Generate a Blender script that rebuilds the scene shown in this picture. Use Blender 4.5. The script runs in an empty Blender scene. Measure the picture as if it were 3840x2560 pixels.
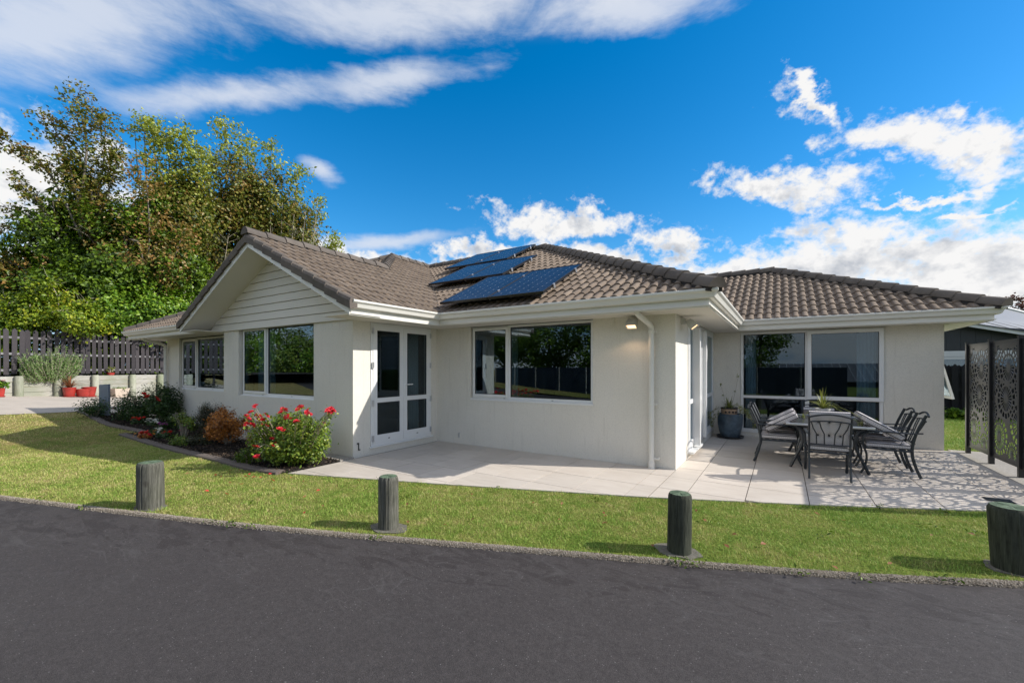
import bpy, bmesh, math, random
import numpy as np
from mathutils import Vector, Matrix
from mathutils.geometry import delaunay_2d_cdt
random.seed(7); rng = np.random.default_rng(7)
S = bpy.context.scene; COL = S.collection
YAW = math.radians(32.5); FPX = 1590.0; CX = 1920.0; HY = 1379.0; CH = 1.6
RX, RY = math.cos(YAW), math.sin(YAW); FX, FY = -math.sin(YAW), math.cos(YAW)

# ------------------------------------------------------------------ camera
cd = bpy.data.cameras.new('camera'); cam = bpy.data.objects.new('camera', cd); COL.objects.link(cam)
cam.location = (0, 0, CH); cam.rotation_euler = (math.pi/2, 0, YAW)
cd.sensor_width = 36; cd.lens = FPX/3840*36; cd.shift_y = (HY-1280)/3840; cd.clip_start = 0.05; cd.clip_end = 2000
S.camera = cam
S.view_settings.view_transform = 'Standard'; S.view_settings.look = 'None'
S.view_settings.gamma = 1; S.view_settings.exposure = 0.40; S.view_settings.use_curve_mapping = False
S.render.engine = 'CYCLES'
S.cycles.max_bounces = 8; S.cycles.transparent_max_bounces = 12; S.cycles.use_denoising = True
S.cycles.sample_clamp_indirect = 4.0

# ------------------------------------------------------------------ sun + sky
SUN = Vector((1.34, 0.60, 1.0)).normalized()
sl = bpy.data.lights.new('sun', 'SUN'); so = bpy.data.objects.new('sun', sl); COL.objects.link(so)
sl.energy = 4.2; sl.angle = math.radians(0.53); sl.color = (1.0, 0.95, 0.87)
so.rotation_euler = SUN.to_track_quat('Z', 'Y').to_euler(); so.location = (10, 10, 30)
world = bpy.data.worlds.new('World'); S.world = world; world.use_nodes = True
def build_world():
    nt = world.node_tree; N = nt.nodes; L = nt.links; N.clear()
    def m(op, a, b=None, c=None, clamp=False):
        n = N.new('ShaderNodeMath'); n.operation = op; n.use_clamp = clamp
        for i, v in enumerate((a, b, c)):
            if v is None: continue
            if isinstance(v, (int, float)): n.inputs[i].default_value = v
            else: L.new(v, n.inputs[i])
        return n.outputs[0]
    def mr(v, a, b, c=0.0, d=1.0, smooth=True):
        n = N.new('ShaderNodeMapRange'); n.interpolation_type = 'SMOOTHSTEP' if smooth else 'LINEAR'
        L.new(v, n.inputs[0])
        for i, x in zip((1, 2, 3, 4), (a, b, c, d)): n.inputs[i].default_value = x
        return n.outputs[0]
    tc = N.new('ShaderNodeTexCoord'); sep = N.new('ShaderNodeSeparateXYZ'); L.new(tc.outputs['Generated'], sep.inputs[0])
    x, y, z = sep.outputs
    sky = N.new('ShaderNodeTexSky'); sky.sky_type = 'NISHITA'; sky.sun_disc = False
    sky.sun_elevation = math.asin(SUN.z); sky.sun_rotation = math.atan2(SUN.x, SUN.y)
    sky.air_density = 1.0; sky.dust_density = 0.3; sky.ozone_density = 3.0
    hs = N.new('ShaderNodeHueSaturation'); hs.inputs['Saturation'].default_value = 1.43; hs.inputs['Value'].default_value = 0.96
    hs.inputs['Hue'].default_value = 0.497
    L.new(sky.outputs[0], hs.inputs['Color'])
    hz = N.new('ShaderNodeMix'); hz.data_type = 'RGBA'; L.new(mr(z, -.02, .26, .95, 0.0), hz.inputs[0]); L.new(hs.outputs[0], hz.inputs[6]); hz.inputs[7].default_value = (1.5, 2.55, 3.9, 1)
    a = m('ADD', m('MULTIPLY', x, RX), m('MULTIPLY', y, RY)); b = m('ADD', m('MULTIPLY', x, FX), m('MULTIPLY', y, FY))
    az = m('ARCTAN2', a, b); el = m('ARCSINE', z)
    comb = N.new('ShaderNodeCombineXYZ'); L.new(az, comb.inputs[0]); L.new(el, comb.inputs[1])
    az2 = m('ADD', az, .020); el2 = m('ADD', el, .030); comb2 = N.new('ShaderNodeCombineXYZ'); L.new(az2, comb2.inputs[0]); L.new(el2, comb2.inputs[1])
    def noise(scale, sx, sy, rot, detail, rough, dist=0.0, off=0.0, src=None):
        mp = N.new('ShaderNodeMapping'); mp.inputs['Scale'].default_value = (sx, sy, 1); mp.inputs['Rotation'].default_value = (0, 0, rot)
        mp.inputs['Location'].default_value = (off, off*.7, off*.3)
        L.new((src or comb).outputs[0], mp.inputs[0])
        n = N.new('ShaderNodeTexNoise'); n.inputs['Scale'].default_value = scale; n.inputs['Detail'].default_value = detail
        n.inputs['Roughness'].default_value = rough; n.inputs['Distortion'].default_value = dist
        L.new(mp.outputs[0], n.inputs['Vector']); return n.outputs['Fac']
    def ang(px, py):
        u, v = (px-CX)/FPX, (HY-py)/FPX
        return math.atan(u), math.atan2(v, math.hypot(1, u))
    def patch(cx_, cy_, rx, ry, rot=0.0, k=1.0):
        A, E = ang(cx_, cy_); A1, E1 = ang(cx_+8, cy_); A2, E2 = ang(cx_, cy_+8)
        r = math.radians(rot)
        # local pixel axes written as angles on the sky
        ux, uy = (A1-A)/8, (E1-E)/8; vx, vy = (A2-A)/8, (E2-E)/8
        det = ux*vy-vx*uy
        ix, iy, jx, jy = vy/det, -vx/det, -uy/det, ux/det     # d(px)/d(az,el), d(py)/d(az,el)
        c, s = math.cos(r), math.sin(r)
        px_ = ((c*ix+s*jx)/rx, (c*iy+s*jy)/rx); py_ = ((-s*ix+c*jx)/ry, (-s*iy+c*jy)/ry)
        da = m('SUBTRACT', m('ADD', az, m('MULTIPLY', m('SUBTRACT', azw, az), k)), A); de = m('SUBTRACT', m('ADD', el, m('MULTIPLY', m('SUBTRACT', elw, el), k)), E)
        p = m('ADD', m('MULTIPLY', da, px_[0]), m('MULTIPLY', de, px_[1]))
        q = m('ADD', m('MULTIPLY', da, py_[0]), m('MULTIPLY', de, py_[1]))
        return m('SUBTRACT', 1.0, m('SQRT', m('ADD', m('MULTIPLY', p, p), m('MULTIPLY', q, q))))
    def union(lst):
        r = lst[0]
        for v in lst[1:]: r = m('SMOOTH_MAX', r, v, 0.15)
        return r
    wa = noise(6.0, 1, 1.5, .2, 6, .62, 0, 11.3); wb = noise(6.5, 1, 1.5, .9, 6, .62, 0, 17.1)
    azw = m('ADD', az, m('MULTIPLY', m('SUBTRACT', wa, .5), .30)); elw = m('ADD', el, m('MULTIPLY', m('SUBTRACT', wb, .5), .16))
    # high thin streaks
    cir = union([patch(250, 90, 1150, 300, -6, k=.30), patch(1500, 60, 950, 150, -2, k=.30), patch(2300, 45, 480, 110, -6, k=.30), patch(900, 360, 560, 85, -3, k=.30),
                 patch(1480, 300, 420, 85, -7, k=.30), patch(1200, 640, 110, 45, 25, k=.30), patch(1450, 905, 330, 40, -4, k=.30), patch(-900, 60, 900, 500, 0, k=.30)])
    n1 = noise(5.0, 1.0, 2.6, -0.32, 9, .62, .4, 3.1); n1b = noise(14.0, .7, 3.0, -0.45, 7, .65, .3, 1.7)
    dc = m('ADD', cir, m('MULTIPLY', m('SUBTRACT', m('ADD', m('MULTIPLY', n1, .65), m('MULTIPLY', n1b, .35)), .5), 1.9))
    mc = m('MULTIPLY', mr(dc, -.12, .95), .80)
    # heaped clouds
    cum = union([patch(3430, 530, 560, 150, 11), patch(3090, 400, 180, 60, 35), patch(2920, 690, 270, 105, 5), patch(2090, 820, 290, 85, 4), patch(3420, 750, 380, 26, -6),
                 patch(3560, 1025, 900, 235, 2), patch(3000, 990, 480, 175, -10), patch(2560, 960, 160, 95, 30), patch(3700, 800, 200, 18, -4), patch(1360, 980, 470, 75, 8), patch(1830, 950, 260, 55, -4),
                 patch(2300, 985, 320, 75, 12), patch(40, 640, 560, 240, 18), patch(180, 900, 300, 300, 0),
                 patch(4700, 900, 700, 260, 0), patch(-900, 900, 700, 330, 0)])
    n2 = noise(7.0, 1.0, 1.25, 0.1, 10, .58, .25, 5.3); n2b = noise(24.0, 1.0, 1.3, 0.5, 8, .6, .2, 2.2); n2c = noise(9, .8, 2.0, .30, 9, .6, .3, 9.7)
    n2d = noise(60.0, 1.0, 1.2, 0.7, 6, .6, .15, 3.3)
    n2m = m('ADD', m('ADD', m('MULTIPLY', n2, .36), m('MULTIPLY', n2d, .16)), m('ADD', m('MULTIPLY', n2b, .30), m('MULTIPLY', n2c, .18)))
    du = m('ADD', m('MULTIPLY', cum, 1.15), m('MULTIPLY', m('SUBTRACT', n2m, .505), 6.0))
    mu = mr(du, -.06, .72)
    na = noise(7.0, 1.0, 1.25, 0.1, 6, .58, .25, 5.3, comb2); nb = noise(24.0, 1.0, 1.3, 0.5, 5, .6, .2, 2.2, comb2)
    n_up = m('ADD', m('MULTIPLY', na, .68), m('MULTIPLY', nb, .32)); n_here = m('ADD', m('MULTIPLY', n2, .68), m('MULTIPLY', n2b, .32))
    relief = m('MULTIPLY', m('SUBTRACT', n_up, n_here), 5.5)
    # the sky outside the picture goes on with the same broken cloud
    mpx = N.new('ShaderNodeMapping'); mpx.inputs['Scale'].default_value = (1, 1, 2.2); L.new(tc.outputs['Generated'], mpx.inputs[0])
    no = N.new('ShaderNodeTexNoise'); no.inputs['Scale'].default_value = 2.3; no.inputs['Detail'].default_value = 9; no.inputs['Roughness'].default_value = .58
    L.new(mpx.outputs[0], no.inputs['Vector'])
    out = mr(m('MAXIMUM', m('ABSOLUTE', az), m('MULTIPLY', el, 1.55)), 1.0, 1.25)
    mo = m('MULTIPLY', m('MULTIPLY', mr(no.outputs['Fac'], .40, .56), out), .95)
    mu = m('MAXIMUM', mu, mo)
    # shade of the cloud body: grey in thick lower parts, white on lit tops
    sh = noise(4.2, 1.0, 1.9, .05, 7, .55, .2, 7.9); sh2 = noise(11, 1, 1.6, .2, 6, .55, .1, 4.4)
    thick = mr(du, .35, 1.15)
    lowsh = mr(el, .03, .36, 1.0, .08, False)
    g = m('MULTIPLY', m('MULTIPLY', thick, lowsh), mr(m('ADD', m('MULTIPLY', sh, .7), m('MULTIPLY', sh2, .3)), .36, .60))
    g = m('ADD', m('MULTIPLY', g, .80), m('MULTIPLY', relief, mr(du, .15, .7)), clamp=True)
    cr = N.new('ShaderNodeMix'); cr.data_type = 'RGBA'; L.new(g, cr.inputs[0])
    cr.inputs[6].default_value = (4.75, 4.72, 4.7, 1); cr.inputs[7].default_value = (2.25, 2.45, 2.8, 1)
    cc = N.new('ShaderNodeMix'); cc.data_type = 'RGBA'; L.new(mc, cc.inputs[0]); L.new(hz.outputs[2], cc.inputs[6]); cc.inputs[7].default_value = (3.9, 4.1, 4.5, 1)
    fin = N.new('ShaderNodeMix'); fin.data_type = 'RGBA'; L.new(mu, fin.inputs[0]); L.new(cc.outputs[2], fin.inputs[6]); L.new(cr.outputs[2], fin.inputs[7])
    bg = N.new('ShaderNodeBackground'); bg.inputs['Strength'].default_value = 0.15
    L.new(fin.outputs[2], bg.inputs['Color'])
    o = N.new('ShaderNodeOutputWorld'); L.new(bg.outputs[0], o.inputs[0])
build_world()
world.cycles.sampling_method = 'MANUAL'; world.cycles.sample_map_resolution = 512

# ------------------------------------------------------------------ materials
def new_mat(name):
    m = bpy.data.materials.new(name); m.use_nodes = True
    nt = m.node_tree; p = nt.nodes['Principled BSDF']; return m, nt, p
def nd(nt, t, **k):
    n = nt.nodes.new(t)
    for a, v in k.items(): setattr(n, a, v)
    return n
def coords(nt, kind='Object', scale=(1, 1, 1)):
    tc = nd(nt, 'ShaderNodeTexCoord') if kind != 'Position' else nd(nt, 'ShaderNodeNewGeometry')
    mp = nd(nt, 'ShaderNodeMapping'); mp.inputs['Scale'].default_value = scale
    nt.links.new(tc.outputs[kind], mp.inputs[0]); return mp.outputs[0]
def noise(nt, vec, scale, detail=4, rough=.55, dist=0):
    n = nd(nt, 'ShaderNodeTexNoise'); n.inputs['Scale'].default_value = scale; n.inputs['Detail'].default_value = detail
    n.inputs['Roughness'].default_value = rough; n.inputs['Distortion'].default_value = dist
    nt.links.new(vec, n.inputs['Vector']); return n.outputs['Fac']
def ramp(nt, fac, stops):
    r = nd(nt, 'ShaderNodeValToRGB'); e = r.color_ramp.elements
    while len(e) < len(stops): e.new(.5)
    for el, (p, c) in zip(e, stops): el.position = p; el.color = (*c, 1) if len(c) == 3 else c
    nt.links.new(fac, r.inputs[0]); return r.outputs[0]
def mixc(nt, fac, a, b, mode='MIX'):
    n = nd(nt, 'ShaderNodeMix', data_type='RGBA', blend_type=mode)
    for i, v in ((0, fac), (6, a), (7, b)):
        if isinstance(v, (int, float)): n.inputs[i].default_value = v
        elif isinstance(v, tuple): n.inputs[i].default_value = (*v, 1)
        else: nt.links.new(v, n.inputs[i])
    return n.outputs[2]
def mth(nt, op, a, b=0.0, clamp=False):
    n = nd(nt, 'ShaderNodeMath', operation=op, use_clamp=clamp)
    for i, v in enumerate((a, b)):
        if isinstance(v, (int, float)): n.inputs[i].default_value = v
        else: nt.links.new(v, n.inputs[i])
    return n.outputs[0]
def bump(nt, p, h, strength=.3, dist=.01):
    b = nd(nt, 'ShaderNodeBump'); b.inputs['Strength'].default_value = strength; b.inputs['Distance'].default_value = dist
    nt.links.new(h, b.inputs['Height']); nt.links.new(b.outputs[0], p.inputs['Normal'])
def setp(p, rough=.6, metal=0, spec=.5):
    p.inputs['Roughness'].default_value = rough; p.inputs['Metallic'].default_value = metal; p.inputs['Specular IOR Level'].default_value = spec
def plain(name, col, rough=.5, metal=0, var=.12, nscale=3.0, bscale=0, bstr=.2, bdist=.003, spec=.5, kind='Position', nsc=(1, 1, 1)):
    m, nt, p = new_mat(name); setp(p, rough, metal, spec)
    v = coords(nt, kind, nsc); n = noise(nt, v, nscale, 5, .6)
    lo = tuple(c*(1-var) for c in col); hi = tuple(min(1, c*(1+var)) for c in col)
    nt.links.new(ramp(nt, n, [(.3, lo), (.7, hi)]), p.inputs['Base Color'])
    if bscale: bump(nt, p, noise(nt, coords(nt, kind), bscale, 3, .6), bstr, bdist)
    return m
M = {}
def stucco_mat():
    m, nt, p = new_mat('wall_paint'); setp(p, .88, 0, .2)
    v = coords(nt, 'Position'); a = noise(nt, v, 1.1, 6, .65); st = noise(nt, coords(nt, 'Position', (9, 9, .55)), 1.6, 5, .7); sp = noise(nt, v, 60, 3, .7)
    c = ramp(nt, a, [(.3, (.69, .655, .58)), (.7, (.73, .695, .625))])
    c = mixc(nt, mth(nt, 'MULTIPLY', ramp(nt, st, [(.56, (0, 0, 0)), (.72, (1, 1, 1))]), .30), c, (.50, .47, .41))
    c = mixc(nt, 1.0, c, ramp(nt, sp, [(.28, (.86, .86, .86)), (.5, (1, 1, 1)), (.75, (1.05, 1.05, 1.05))]), 'MULTIPLY')
    nt.links.new(c, p.inputs['Base Color']); bump(nt, p, noise(nt, v, 95, 4, .7), .6, .006); return m
M['stucco'] = stucco_mat()
M['board'] = plain('board_paint', (.69, .655, .585), .6, var=.03, nscale=1.4, bscale=40, bstr=.08, spec=.3)
M['soffit'] = plain('soffit_paint', (.71, .67, .60), .7, var=.02, nscale=1.0, spec=.3)
M['trim'] = plain('trim_paint', (.71, .69, .635), .35, var=.03, nscale=1.5)
M['frame'] = plain('white_frame', (.74, .74, .73), .35, var=.02)
M['seal'] = plain('black_seal', (.02, .02, .02), .5)
M['dark_metal'] = plain('charcoal_metal', (.028, .034, .04), .38, metal=.3, var=.2, nscale=8)
M['black_post'] = plain('black_powder_coat', (.012, .012, .014), .35, var=.2)
M['screen'] = plain('bronze_grey_sheet', (.05, .05, .052), .32, metal=.55, var=.15, nscale=2)
M['alu'] = plain('aluminium', (.62, .63, .65), .35, metal=.9, var=.08)
M['galv'] = plain('dull_rail', (.55, .52, .44), .45, metal=.4)
def tile_mat(name, c0, c1, c2):
    m, nt, p = new_mat(name); setp(p, .85, 0, .25)
    oi = nd(nt, 'ShaderNodeObjectInfo'); ge = nd(nt, 'ShaderNodeNewGeometry')
    r = mth(nt, 'FRACT', mth(nt, 'ADD', oi.outputs['Random'], ge.outputs['Random Per Island']))
    base = ramp(nt, r, [(0, c0), (.5, c1), (1, c2)])
    v = coords(nt, 'Position'); n = noise(nt, v, 3.5, 6, .65); n2 = noise(nt, v, 60, 3, .6)
    d = ramp(nt, n, [(.25, (.62, .6, .58)), (.55, (1, 1, 1)), (.8, (1.15, 1.12, 1.05))])
    c = mixc(nt, 1.0, base, d, 'MULTIPLY')
    c = mixc(nt, mth(nt, 'MULTIPLY', n2, .35), c, (.09, .085, .075))
    nt.links.new(c, p.inputs['Base Color']); bump(nt, p, noise(nt, v, 140, 2, .6), .35, .004); return m
M['tile'] = tile_mat('concrete_roof_tile', (.19, .143, .107), (.228, .173, .131), (.268, .207, .158))
M['cap'] = tile_mat('ridge_cap_tile', (.12, .10, .086), (.142, .119, .103), (.165, .138, .117))
M['deck'] = plain('roof_underlay', (.05, .043, .04), .9)
M['mortar'] = plain('dark_pointing', (.045, .04, .038), .95, var=.3, nscale=20)
def glass_mat(name, tint=(.62, .68, .70), refl=.10):
    m = bpy.data.materials.new(name); m.use_nodes = True; nt = m.node_tree; nt.nodes.clear()
    g = nd(nt, 'ShaderNodeNewGeometry'); dot = nd(nt, 'ShaderNodeVectorMath', operation='DOT_PRODUCT')
    nt.links.new(g.outputs['Incoming'], dot.inputs[0]); nt.links.new(g.outputs['Normal'], dot.inputs[1])
    c = mth(nt, 'SUBTRACT', 1.0, mth(nt, 'ABSOLUTE', dot.outputs['Value']))
    f = mth(nt, 'ADD', refl, mth(nt, 'MULTIPLY', mth(nt, 'POWER', c, 4.0), 1-refl), True)
    t = nd(nt, 'ShaderNodeBsdfTransparent'); t.inputs[0].default_value = (*tint, 1)
    gl = nd(nt, 'ShaderNodeBsdfGlossy'); gl.inputs['Roughness'].default_value = 0.0; gl.inputs['Color'].default_value = (.76, .90, 1, 1)
    mx = nd(nt, 'ShaderNodeMixShader'); nt.links.new(f, mx.inputs[0]); nt.links.new(t.outputs[0], mx.inputs[1]); nt.links.new(gl.outputs[0], mx.inputs[2])
    o = nd(nt, 'ShaderNodeOutputMaterial'); nt.links.new(mx.outputs[0], o.inputs[0]); return m
M['glass'] = glass_mat('window_glass', (.48, .55, .58), .12)
M['door_glass'] = glass_mat('door_glass', (.55, .60, .62), .05)
M['patio_glass'] = glass_mat('patio_glass', (.55, .62, .66), .07)
M['mesh_glass'] = glass_mat('screened_glass', (.22, .22, .23), .10)
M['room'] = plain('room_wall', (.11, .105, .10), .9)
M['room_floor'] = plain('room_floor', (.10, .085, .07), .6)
M['curtain'] = plain('pale_curtain', (.70, .78, .80), .9, var=.08, nscale=4)
def patio_mat():
    m, nt, p = new_mat('patio_tile'); setp(p, .55, 0, .35)
    oi = nd(nt, 'ShaderNodeObjectInfo')
    v = coords(nt, 'Position', (1.0, 7, 1)); n = noise(nt, v, 2.2, 6, .6, .4)
    c = ramp(nt, n, [(.25, (.52, .46, .40)), (.5, (.585, .525, .465)), (.75, (.62, .565, .505))])
    s = ramp(nt, oi.outputs['Random'], [(0, (.90, .90, .895)), (1, (1.04, 1.035, 1.03))])
    c = mixc(nt, 1.0, c, s, 'MULTIPLY'); n3 = noise(nt, coords(nt, 'Position'), 1.3, 5, .6)
    c = mixc(nt, 1.0, c, ramp(nt, n3, [(.3, (.92, .91, .90)), (.6, (1, 1, 1))]), 'MULTIPLY')
    nt.links.new(c, p.inputs['Base Color']); bump(nt, p, noise(nt, coords(nt, 'Position'), 90, 3), .08, .002); return m
M['patio'] = patio_mat()
M['grout'] = plain('patio_joint', (.12, .105, .09), .95)
def concrete(name, col, speck=.25):
    m, nt, p = new_mat(name); setp(p, .9, 0, .2)
    v = coords(nt, 'Position'); n = noise(nt, v, 1.1, 6, .65); n2 = noise(nt, v, 45, 4, .7)
    c = ramp(nt, n, [(.3, tuple(x*.86 for x in col)), (.7, tuple(x*1.08 for x in col))])
    c = mixc(nt, speck, c, ramp(nt, n2, [(.35, tuple(x*.5 for x in col)), (.65, tuple(min(1, x*1.35) for x in col))]))
    nt.links.new(c, p.inputs['Base Color']); bump(nt, p, n2, .25, .004); return m
M['drive'] = concrete('driveway_concrete', (.47, .415, .36), .12)
M['strip'] = concrete('aggregate_strip', (.34, .315, .28), .5)
M['pad'] = concrete('footing_concrete', (.15, .14, .115), .6)
M['edge'] = concrete('mowing_edge_concrete', (.15, .125, .11), .4)
def asphalt():
    m, nt, p = new_mat('asphalt'); setp(p, .75, 0, .35)
    v = coords(nt, 'Position'); fine = noise(nt, v, 260, 3, .7); mid = noise(nt, v, 34, 5, .75); big = noise(nt, v, .55, 5, .6)
    c = ramp(nt, fine, [(.28, (.016, .0145, .015)), (.5, (.042, .0365, .036)), (.68, (.087, .078, .077)), (.78, (.24, .23, .22))])
    c = mixc(nt, 1.0, c, ramp(nt, big, [(.3, (.93, .91, .92)), (.7, (1.06, 1.05, 1.04))]), 'MULTIPLY')
    c = mixc(nt, 1.0, c, ramp(nt, mid, [(.3, (.72, .72, .72)), (.7, (1.25, 1.25, 1.25))]), 'MULTIPLY')
    # seepage band beside the kerb: dark damp patches with pale dried edges
    sep = nd(nt, 'ShaderNodeSeparateXYZ'); g = nd(nt, 'ShaderNodeNewGeometry'); nt.links.new(g.outputs['Position'], sep.inputs[0])
    d = mth(nt, 'SUBTRACT', mth(nt, 'ADD', mth(nt, 'MULTIPLY', sep.outputs[0], .385), 3.95), sep.outputs[1])
    mrn = nd(nt, 'ShaderNodeMapRange', interpolation_type='SMOOTHSTEP'); nt.links.new(d, mrn.inputs[0])
    for i, x in zip((1, 2, 3, 4), (.15, 1.25, .26, -.26)): mrn.inputs[i].default_value = x
    vs = coords(nt, 'Position', (.9, 2.3, 1)); w = noise(nt, vs, 2.7, 5, .58, .7)
    val = mth(nt, 'ADD', w, mrn.outputs[0])
    damp = ramp(nt, val, [(.58, (0, 0, 0)), (.605, (1, 1, 1))]); rim = ramp(nt, val, [(.53, (0, 0, 0)), (.575, (1, 1, 1)), (.62, (0, 0, 0))])
    n4 = noise(nt, coords(nt, 'Position', (1.2, 3, 1)), 2.1, 5, .6, 1.2)
    spot = ramp(nt, n4, [(.47, (1, 1, 1)), (.50, (0, 0, 0))])
    c = mixc(nt, mth(nt, 'MULTIPLY', mth(nt, 'MULTIPLY', damp, spot), .48), c, (.021, .016, .016))
    c = mixc(nt, mth(nt, 'MULTIPLY', rim, .12), c, (.085, .08, .08))
    # thin wandering pale lines left by drying
    wn = noise(nt, v, .75, 2, .5, .6); line = ramp(nt, mth(nt, 'ABSOLUTE', mth(nt, 'SUBTRACT', wn, .5)), [(.0, (1, 1, 1)), (.012, (0, 0, 0))])
    wn2 = noise(nt, coords(nt, 'Position', (1.2, 1.6, 5)), 1.1, 1.5, .5, 1.3); line2 = ramp(nt, mth(nt, 'ABSOLUTE', mth(nt, 'SUBTRACT', wn2, .47)), [(.0, (1, 1, 1)), (.014, (0, 0, 0))])
    c = mixc(nt, mth(nt, 'MULTIPLY', mth(nt, 'MAXIMUM', line, line2), .07), c, (.10, .096, .095))
    # tyre scribbles and dried runs close to the kerb
    near = nd(nt, 'ShaderNodeMapRange', interpolation_type='SMOOTHSTEP'); nt.links.new(d, near.inputs[0])
    for i, x in zip((1, 2, 3, 4), (.5, 1.9, 1.0, .12)): near.inputs[i].default_value = x
    scr_ = None
    for sc_, off, dd in ((.9, 3.1, 1.6), (1.35, 8.7, 1.2), (.7, 5.2, 2.2)):
        mp = nd(nt, 'ShaderNodeMapping'); mp.inputs['Rotation'].default_value = (0, 0, -.37); mp.inputs['Scale'].default_value = (1, 2.1, 1); mp.inputs['Location'].default_value = (off, off, 0)
        nt.links.new(g.outputs['Position'], mp.inputs[0]); w_ = noise(nt, mp.outputs[0], sc_, 1, .4, dd)
        l_ = ramp(nt, mth(nt, 'ABSOLUTE', mth(nt, 'SUBTRACT', w_, .5)), [(0, (1, 1, 1)), (.010, (0, 0, 0))]); scr_ = l_ if scr_ is None else mth(nt, 'MAXIMUM', scr_, l_)
    brk = ramp(nt, noise(nt, v, 1.7, 3, .6), [(.45, (0, 0, 0)), (.6, (1, 1, 1))])
    c = mixc(nt, mth(nt, 'MULTIPLY', mth(nt, 'MULTIPLY', scr_, near.outputs[0]), mth(nt, 'ADD', .05, mth(nt, 'MULTIPLY', brk, .26))), c, (.115, .11, .108))
    ch = nd(nt, 'ShaderNodeTexVoronoi'); ch.inputs['Scale'].default_value = 55; nt.links.new(v, ch.inputs['Vector'])
    chs = mth(nt, 'MULTIPLY', ramp(nt, ch.outputs['Distance'], [(.13, (1, 1, 1)), (.2, (0, 0, 0))]), mth(nt, 'GREATER_THAN', ch.outputs['Color'], .78))
    c = mixc(nt, mth(nt, 'MULTIPLY', chs, .55), c, (.30, .29, .28))
    nt.links.new(c, p.inputs['Base Color']); bump(nt, p, mth(nt, 'ADD', fine, mth(nt, 'MULTIPLY', mid, .5)), .55, .006); return m
M['asphalt'] = asphalt()
def lawn_color(nt):
    v = coords(nt, 'Position'); n = noise(nt, v, 1.0, 6, .62); n2 = noise(nt, v, 5.5, 5, .65)
    f = mth(nt, 'ADD', mth(nt, 'MULTIPLY', n, .5), mth(nt, 'MULTIPLY', n2, .5))
    sx = nd(nt, 'ShaderNodeSeparateXYZ'); g = nd(nt, 'ShaderNodeNewGeometry'); nt.links.new(g.outputs['Position'], sx.inputs[0])
    return mth(nt, 'ADD', f, mth(nt, 'MULTIPLY', mth(nt, 'ADD', sx.outputs[0], 4.5), .010))
def lawn_mat():
    m, nt, p = new_mat('lawn_turf'); setp(p, .95, 0, .1)
    f = lawn_color(nt); v = coords(nt, 'Position')
    c = ramp(nt, f, [(.34, (.33, .26, .11)), (.44, (.24, .24, .07)), (.56, (.16, .21, .04)), (.68, (.10, .165, .025))])
    n3 = noise(nt, v, 38, 4, .75); c = mixc(nt, 1.0, c, ramp(nt, n3, [(.34, (.28, .29, .25)), (.60, (1.12, 1.12, 1.05))]), 'MULTIPLY')
    nt.links.new(c, p.inputs['Base Color']); bump(nt, p, n3, .9, .03); return m
M['lawn'] = lawn_mat()
def leaf_mat(name, stops, nscale=.6, rough=.42, trans=.22, patch=.5):
    m, nt, p = new_mat(name); setp(p, rough, 0, .35)
    g = nd(nt, 'ShaderNodeNewGeometry'); n = noise(nt, coords(nt, 'Position'), nscale, 4, .6)
    f = mth(nt, 'ADD', mth(nt, 'MULTIPLY', g.outputs['Random Per Island'], 1-patch), mth(nt, 'MULTIPLY', n, patch))
    c = ramp(nt, f, stops); nt.links.new(c, p.inputs['Base Color'])
    tl = nd(nt, 'ShaderNodeBsdfTranslucent'); nt.links.new(mixc(nt, 1.0, c, (1.25, 1.35, .7), 'MULTIPLY'), tl.inputs[0])
    mx = nd(nt, 'ShaderNodeMixShader'); mx.inputs[0].default_value = trans
    nt.links.new(p.outputs[0], mx.inputs[1]); nt.links.new(tl.outputs[0], mx.inputs[2])
    nt.links.new(mx.outputs[0], nt.nodes['Material Output'].inputs[0]); return m
def blade_mat():
    m, nt, p = new_mat('grass_blade'); setp(p, .6, 0, .25)
    g = nd(nt, 'ShaderNodeNewGeometry'); f = mth(nt, 'ADD', lawn_color(nt), mth(nt, 'MULTIPLY', mth(nt, 'SUBTRACT', g.outputs['Random Per Island'], .5), .42))
    c = ramp(nt, f, [(.26, (.64, .53, .27)), (.38, (.49, .49, .145)), (.50, (.32, .42, .078)), (.66, (.19, .34, .045))])
    nt.links.new(c, p.inputs['Base Color'])
    tl = nd(nt, 'ShaderNodeBsdfTranslucent'); nt.links.new(c, tl.inputs[0]); mx = nd(nt, 'ShaderNodeMixShader'); mx.inputs[0].default_value = .12
    nt.links.new(p.outputs[0], mx.inputs[1]); nt.links.new(tl.outputs[0], mx.inputs[2]); nt.links.new(mx.outputs[0], nt.nodes['Material Output'].inputs[0]); return m
M['blade'] = blade_mat()
G_ = lambda *a: a
M['olive_leaf'] = leaf_mat('olive_autumn_leaf', [(.2, (.04, .065, .007)), (.38, (.115, .145, .018)), (.54, (.215, .215, .034)), (.68, (.25, .175, .038)), (.80, (.22, .11, .03)), (.93, (.42, .41, .08))], .35, patch=.5)
M['lime_leaf'] = leaf_mat('lime_leaf', [(.2, (.16, .22, .03)), (.5, (.32, .37, .055)), (.8, (.48, .46, .11))], .5)
M['brown_leaf'] = leaf_mat('russet_leaf', [(.2, (.12, .12, .025)), (.42, (.25, .19, .05)), (.62, (.34, .17, .055)), (.85, (.19, .22, .04))], .5)
M['ivy_leaf'] = leaf_mat('dark_green_leaf', [(.2, (.018, .040, .003)), (.45, (.066, .125, .006)), (.72, (.16, .245, .015)), (.9, (.32, .36, .05))], .8)
M['lemon_leaf'] = leaf_mat('yellow_green_leaf', [(.2, (.04, .09, .006)), (.45, (.15, .23, .013)), (.68, (.30, .35, .024)), (.9, (.55, .43, .04))], .9)
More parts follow.
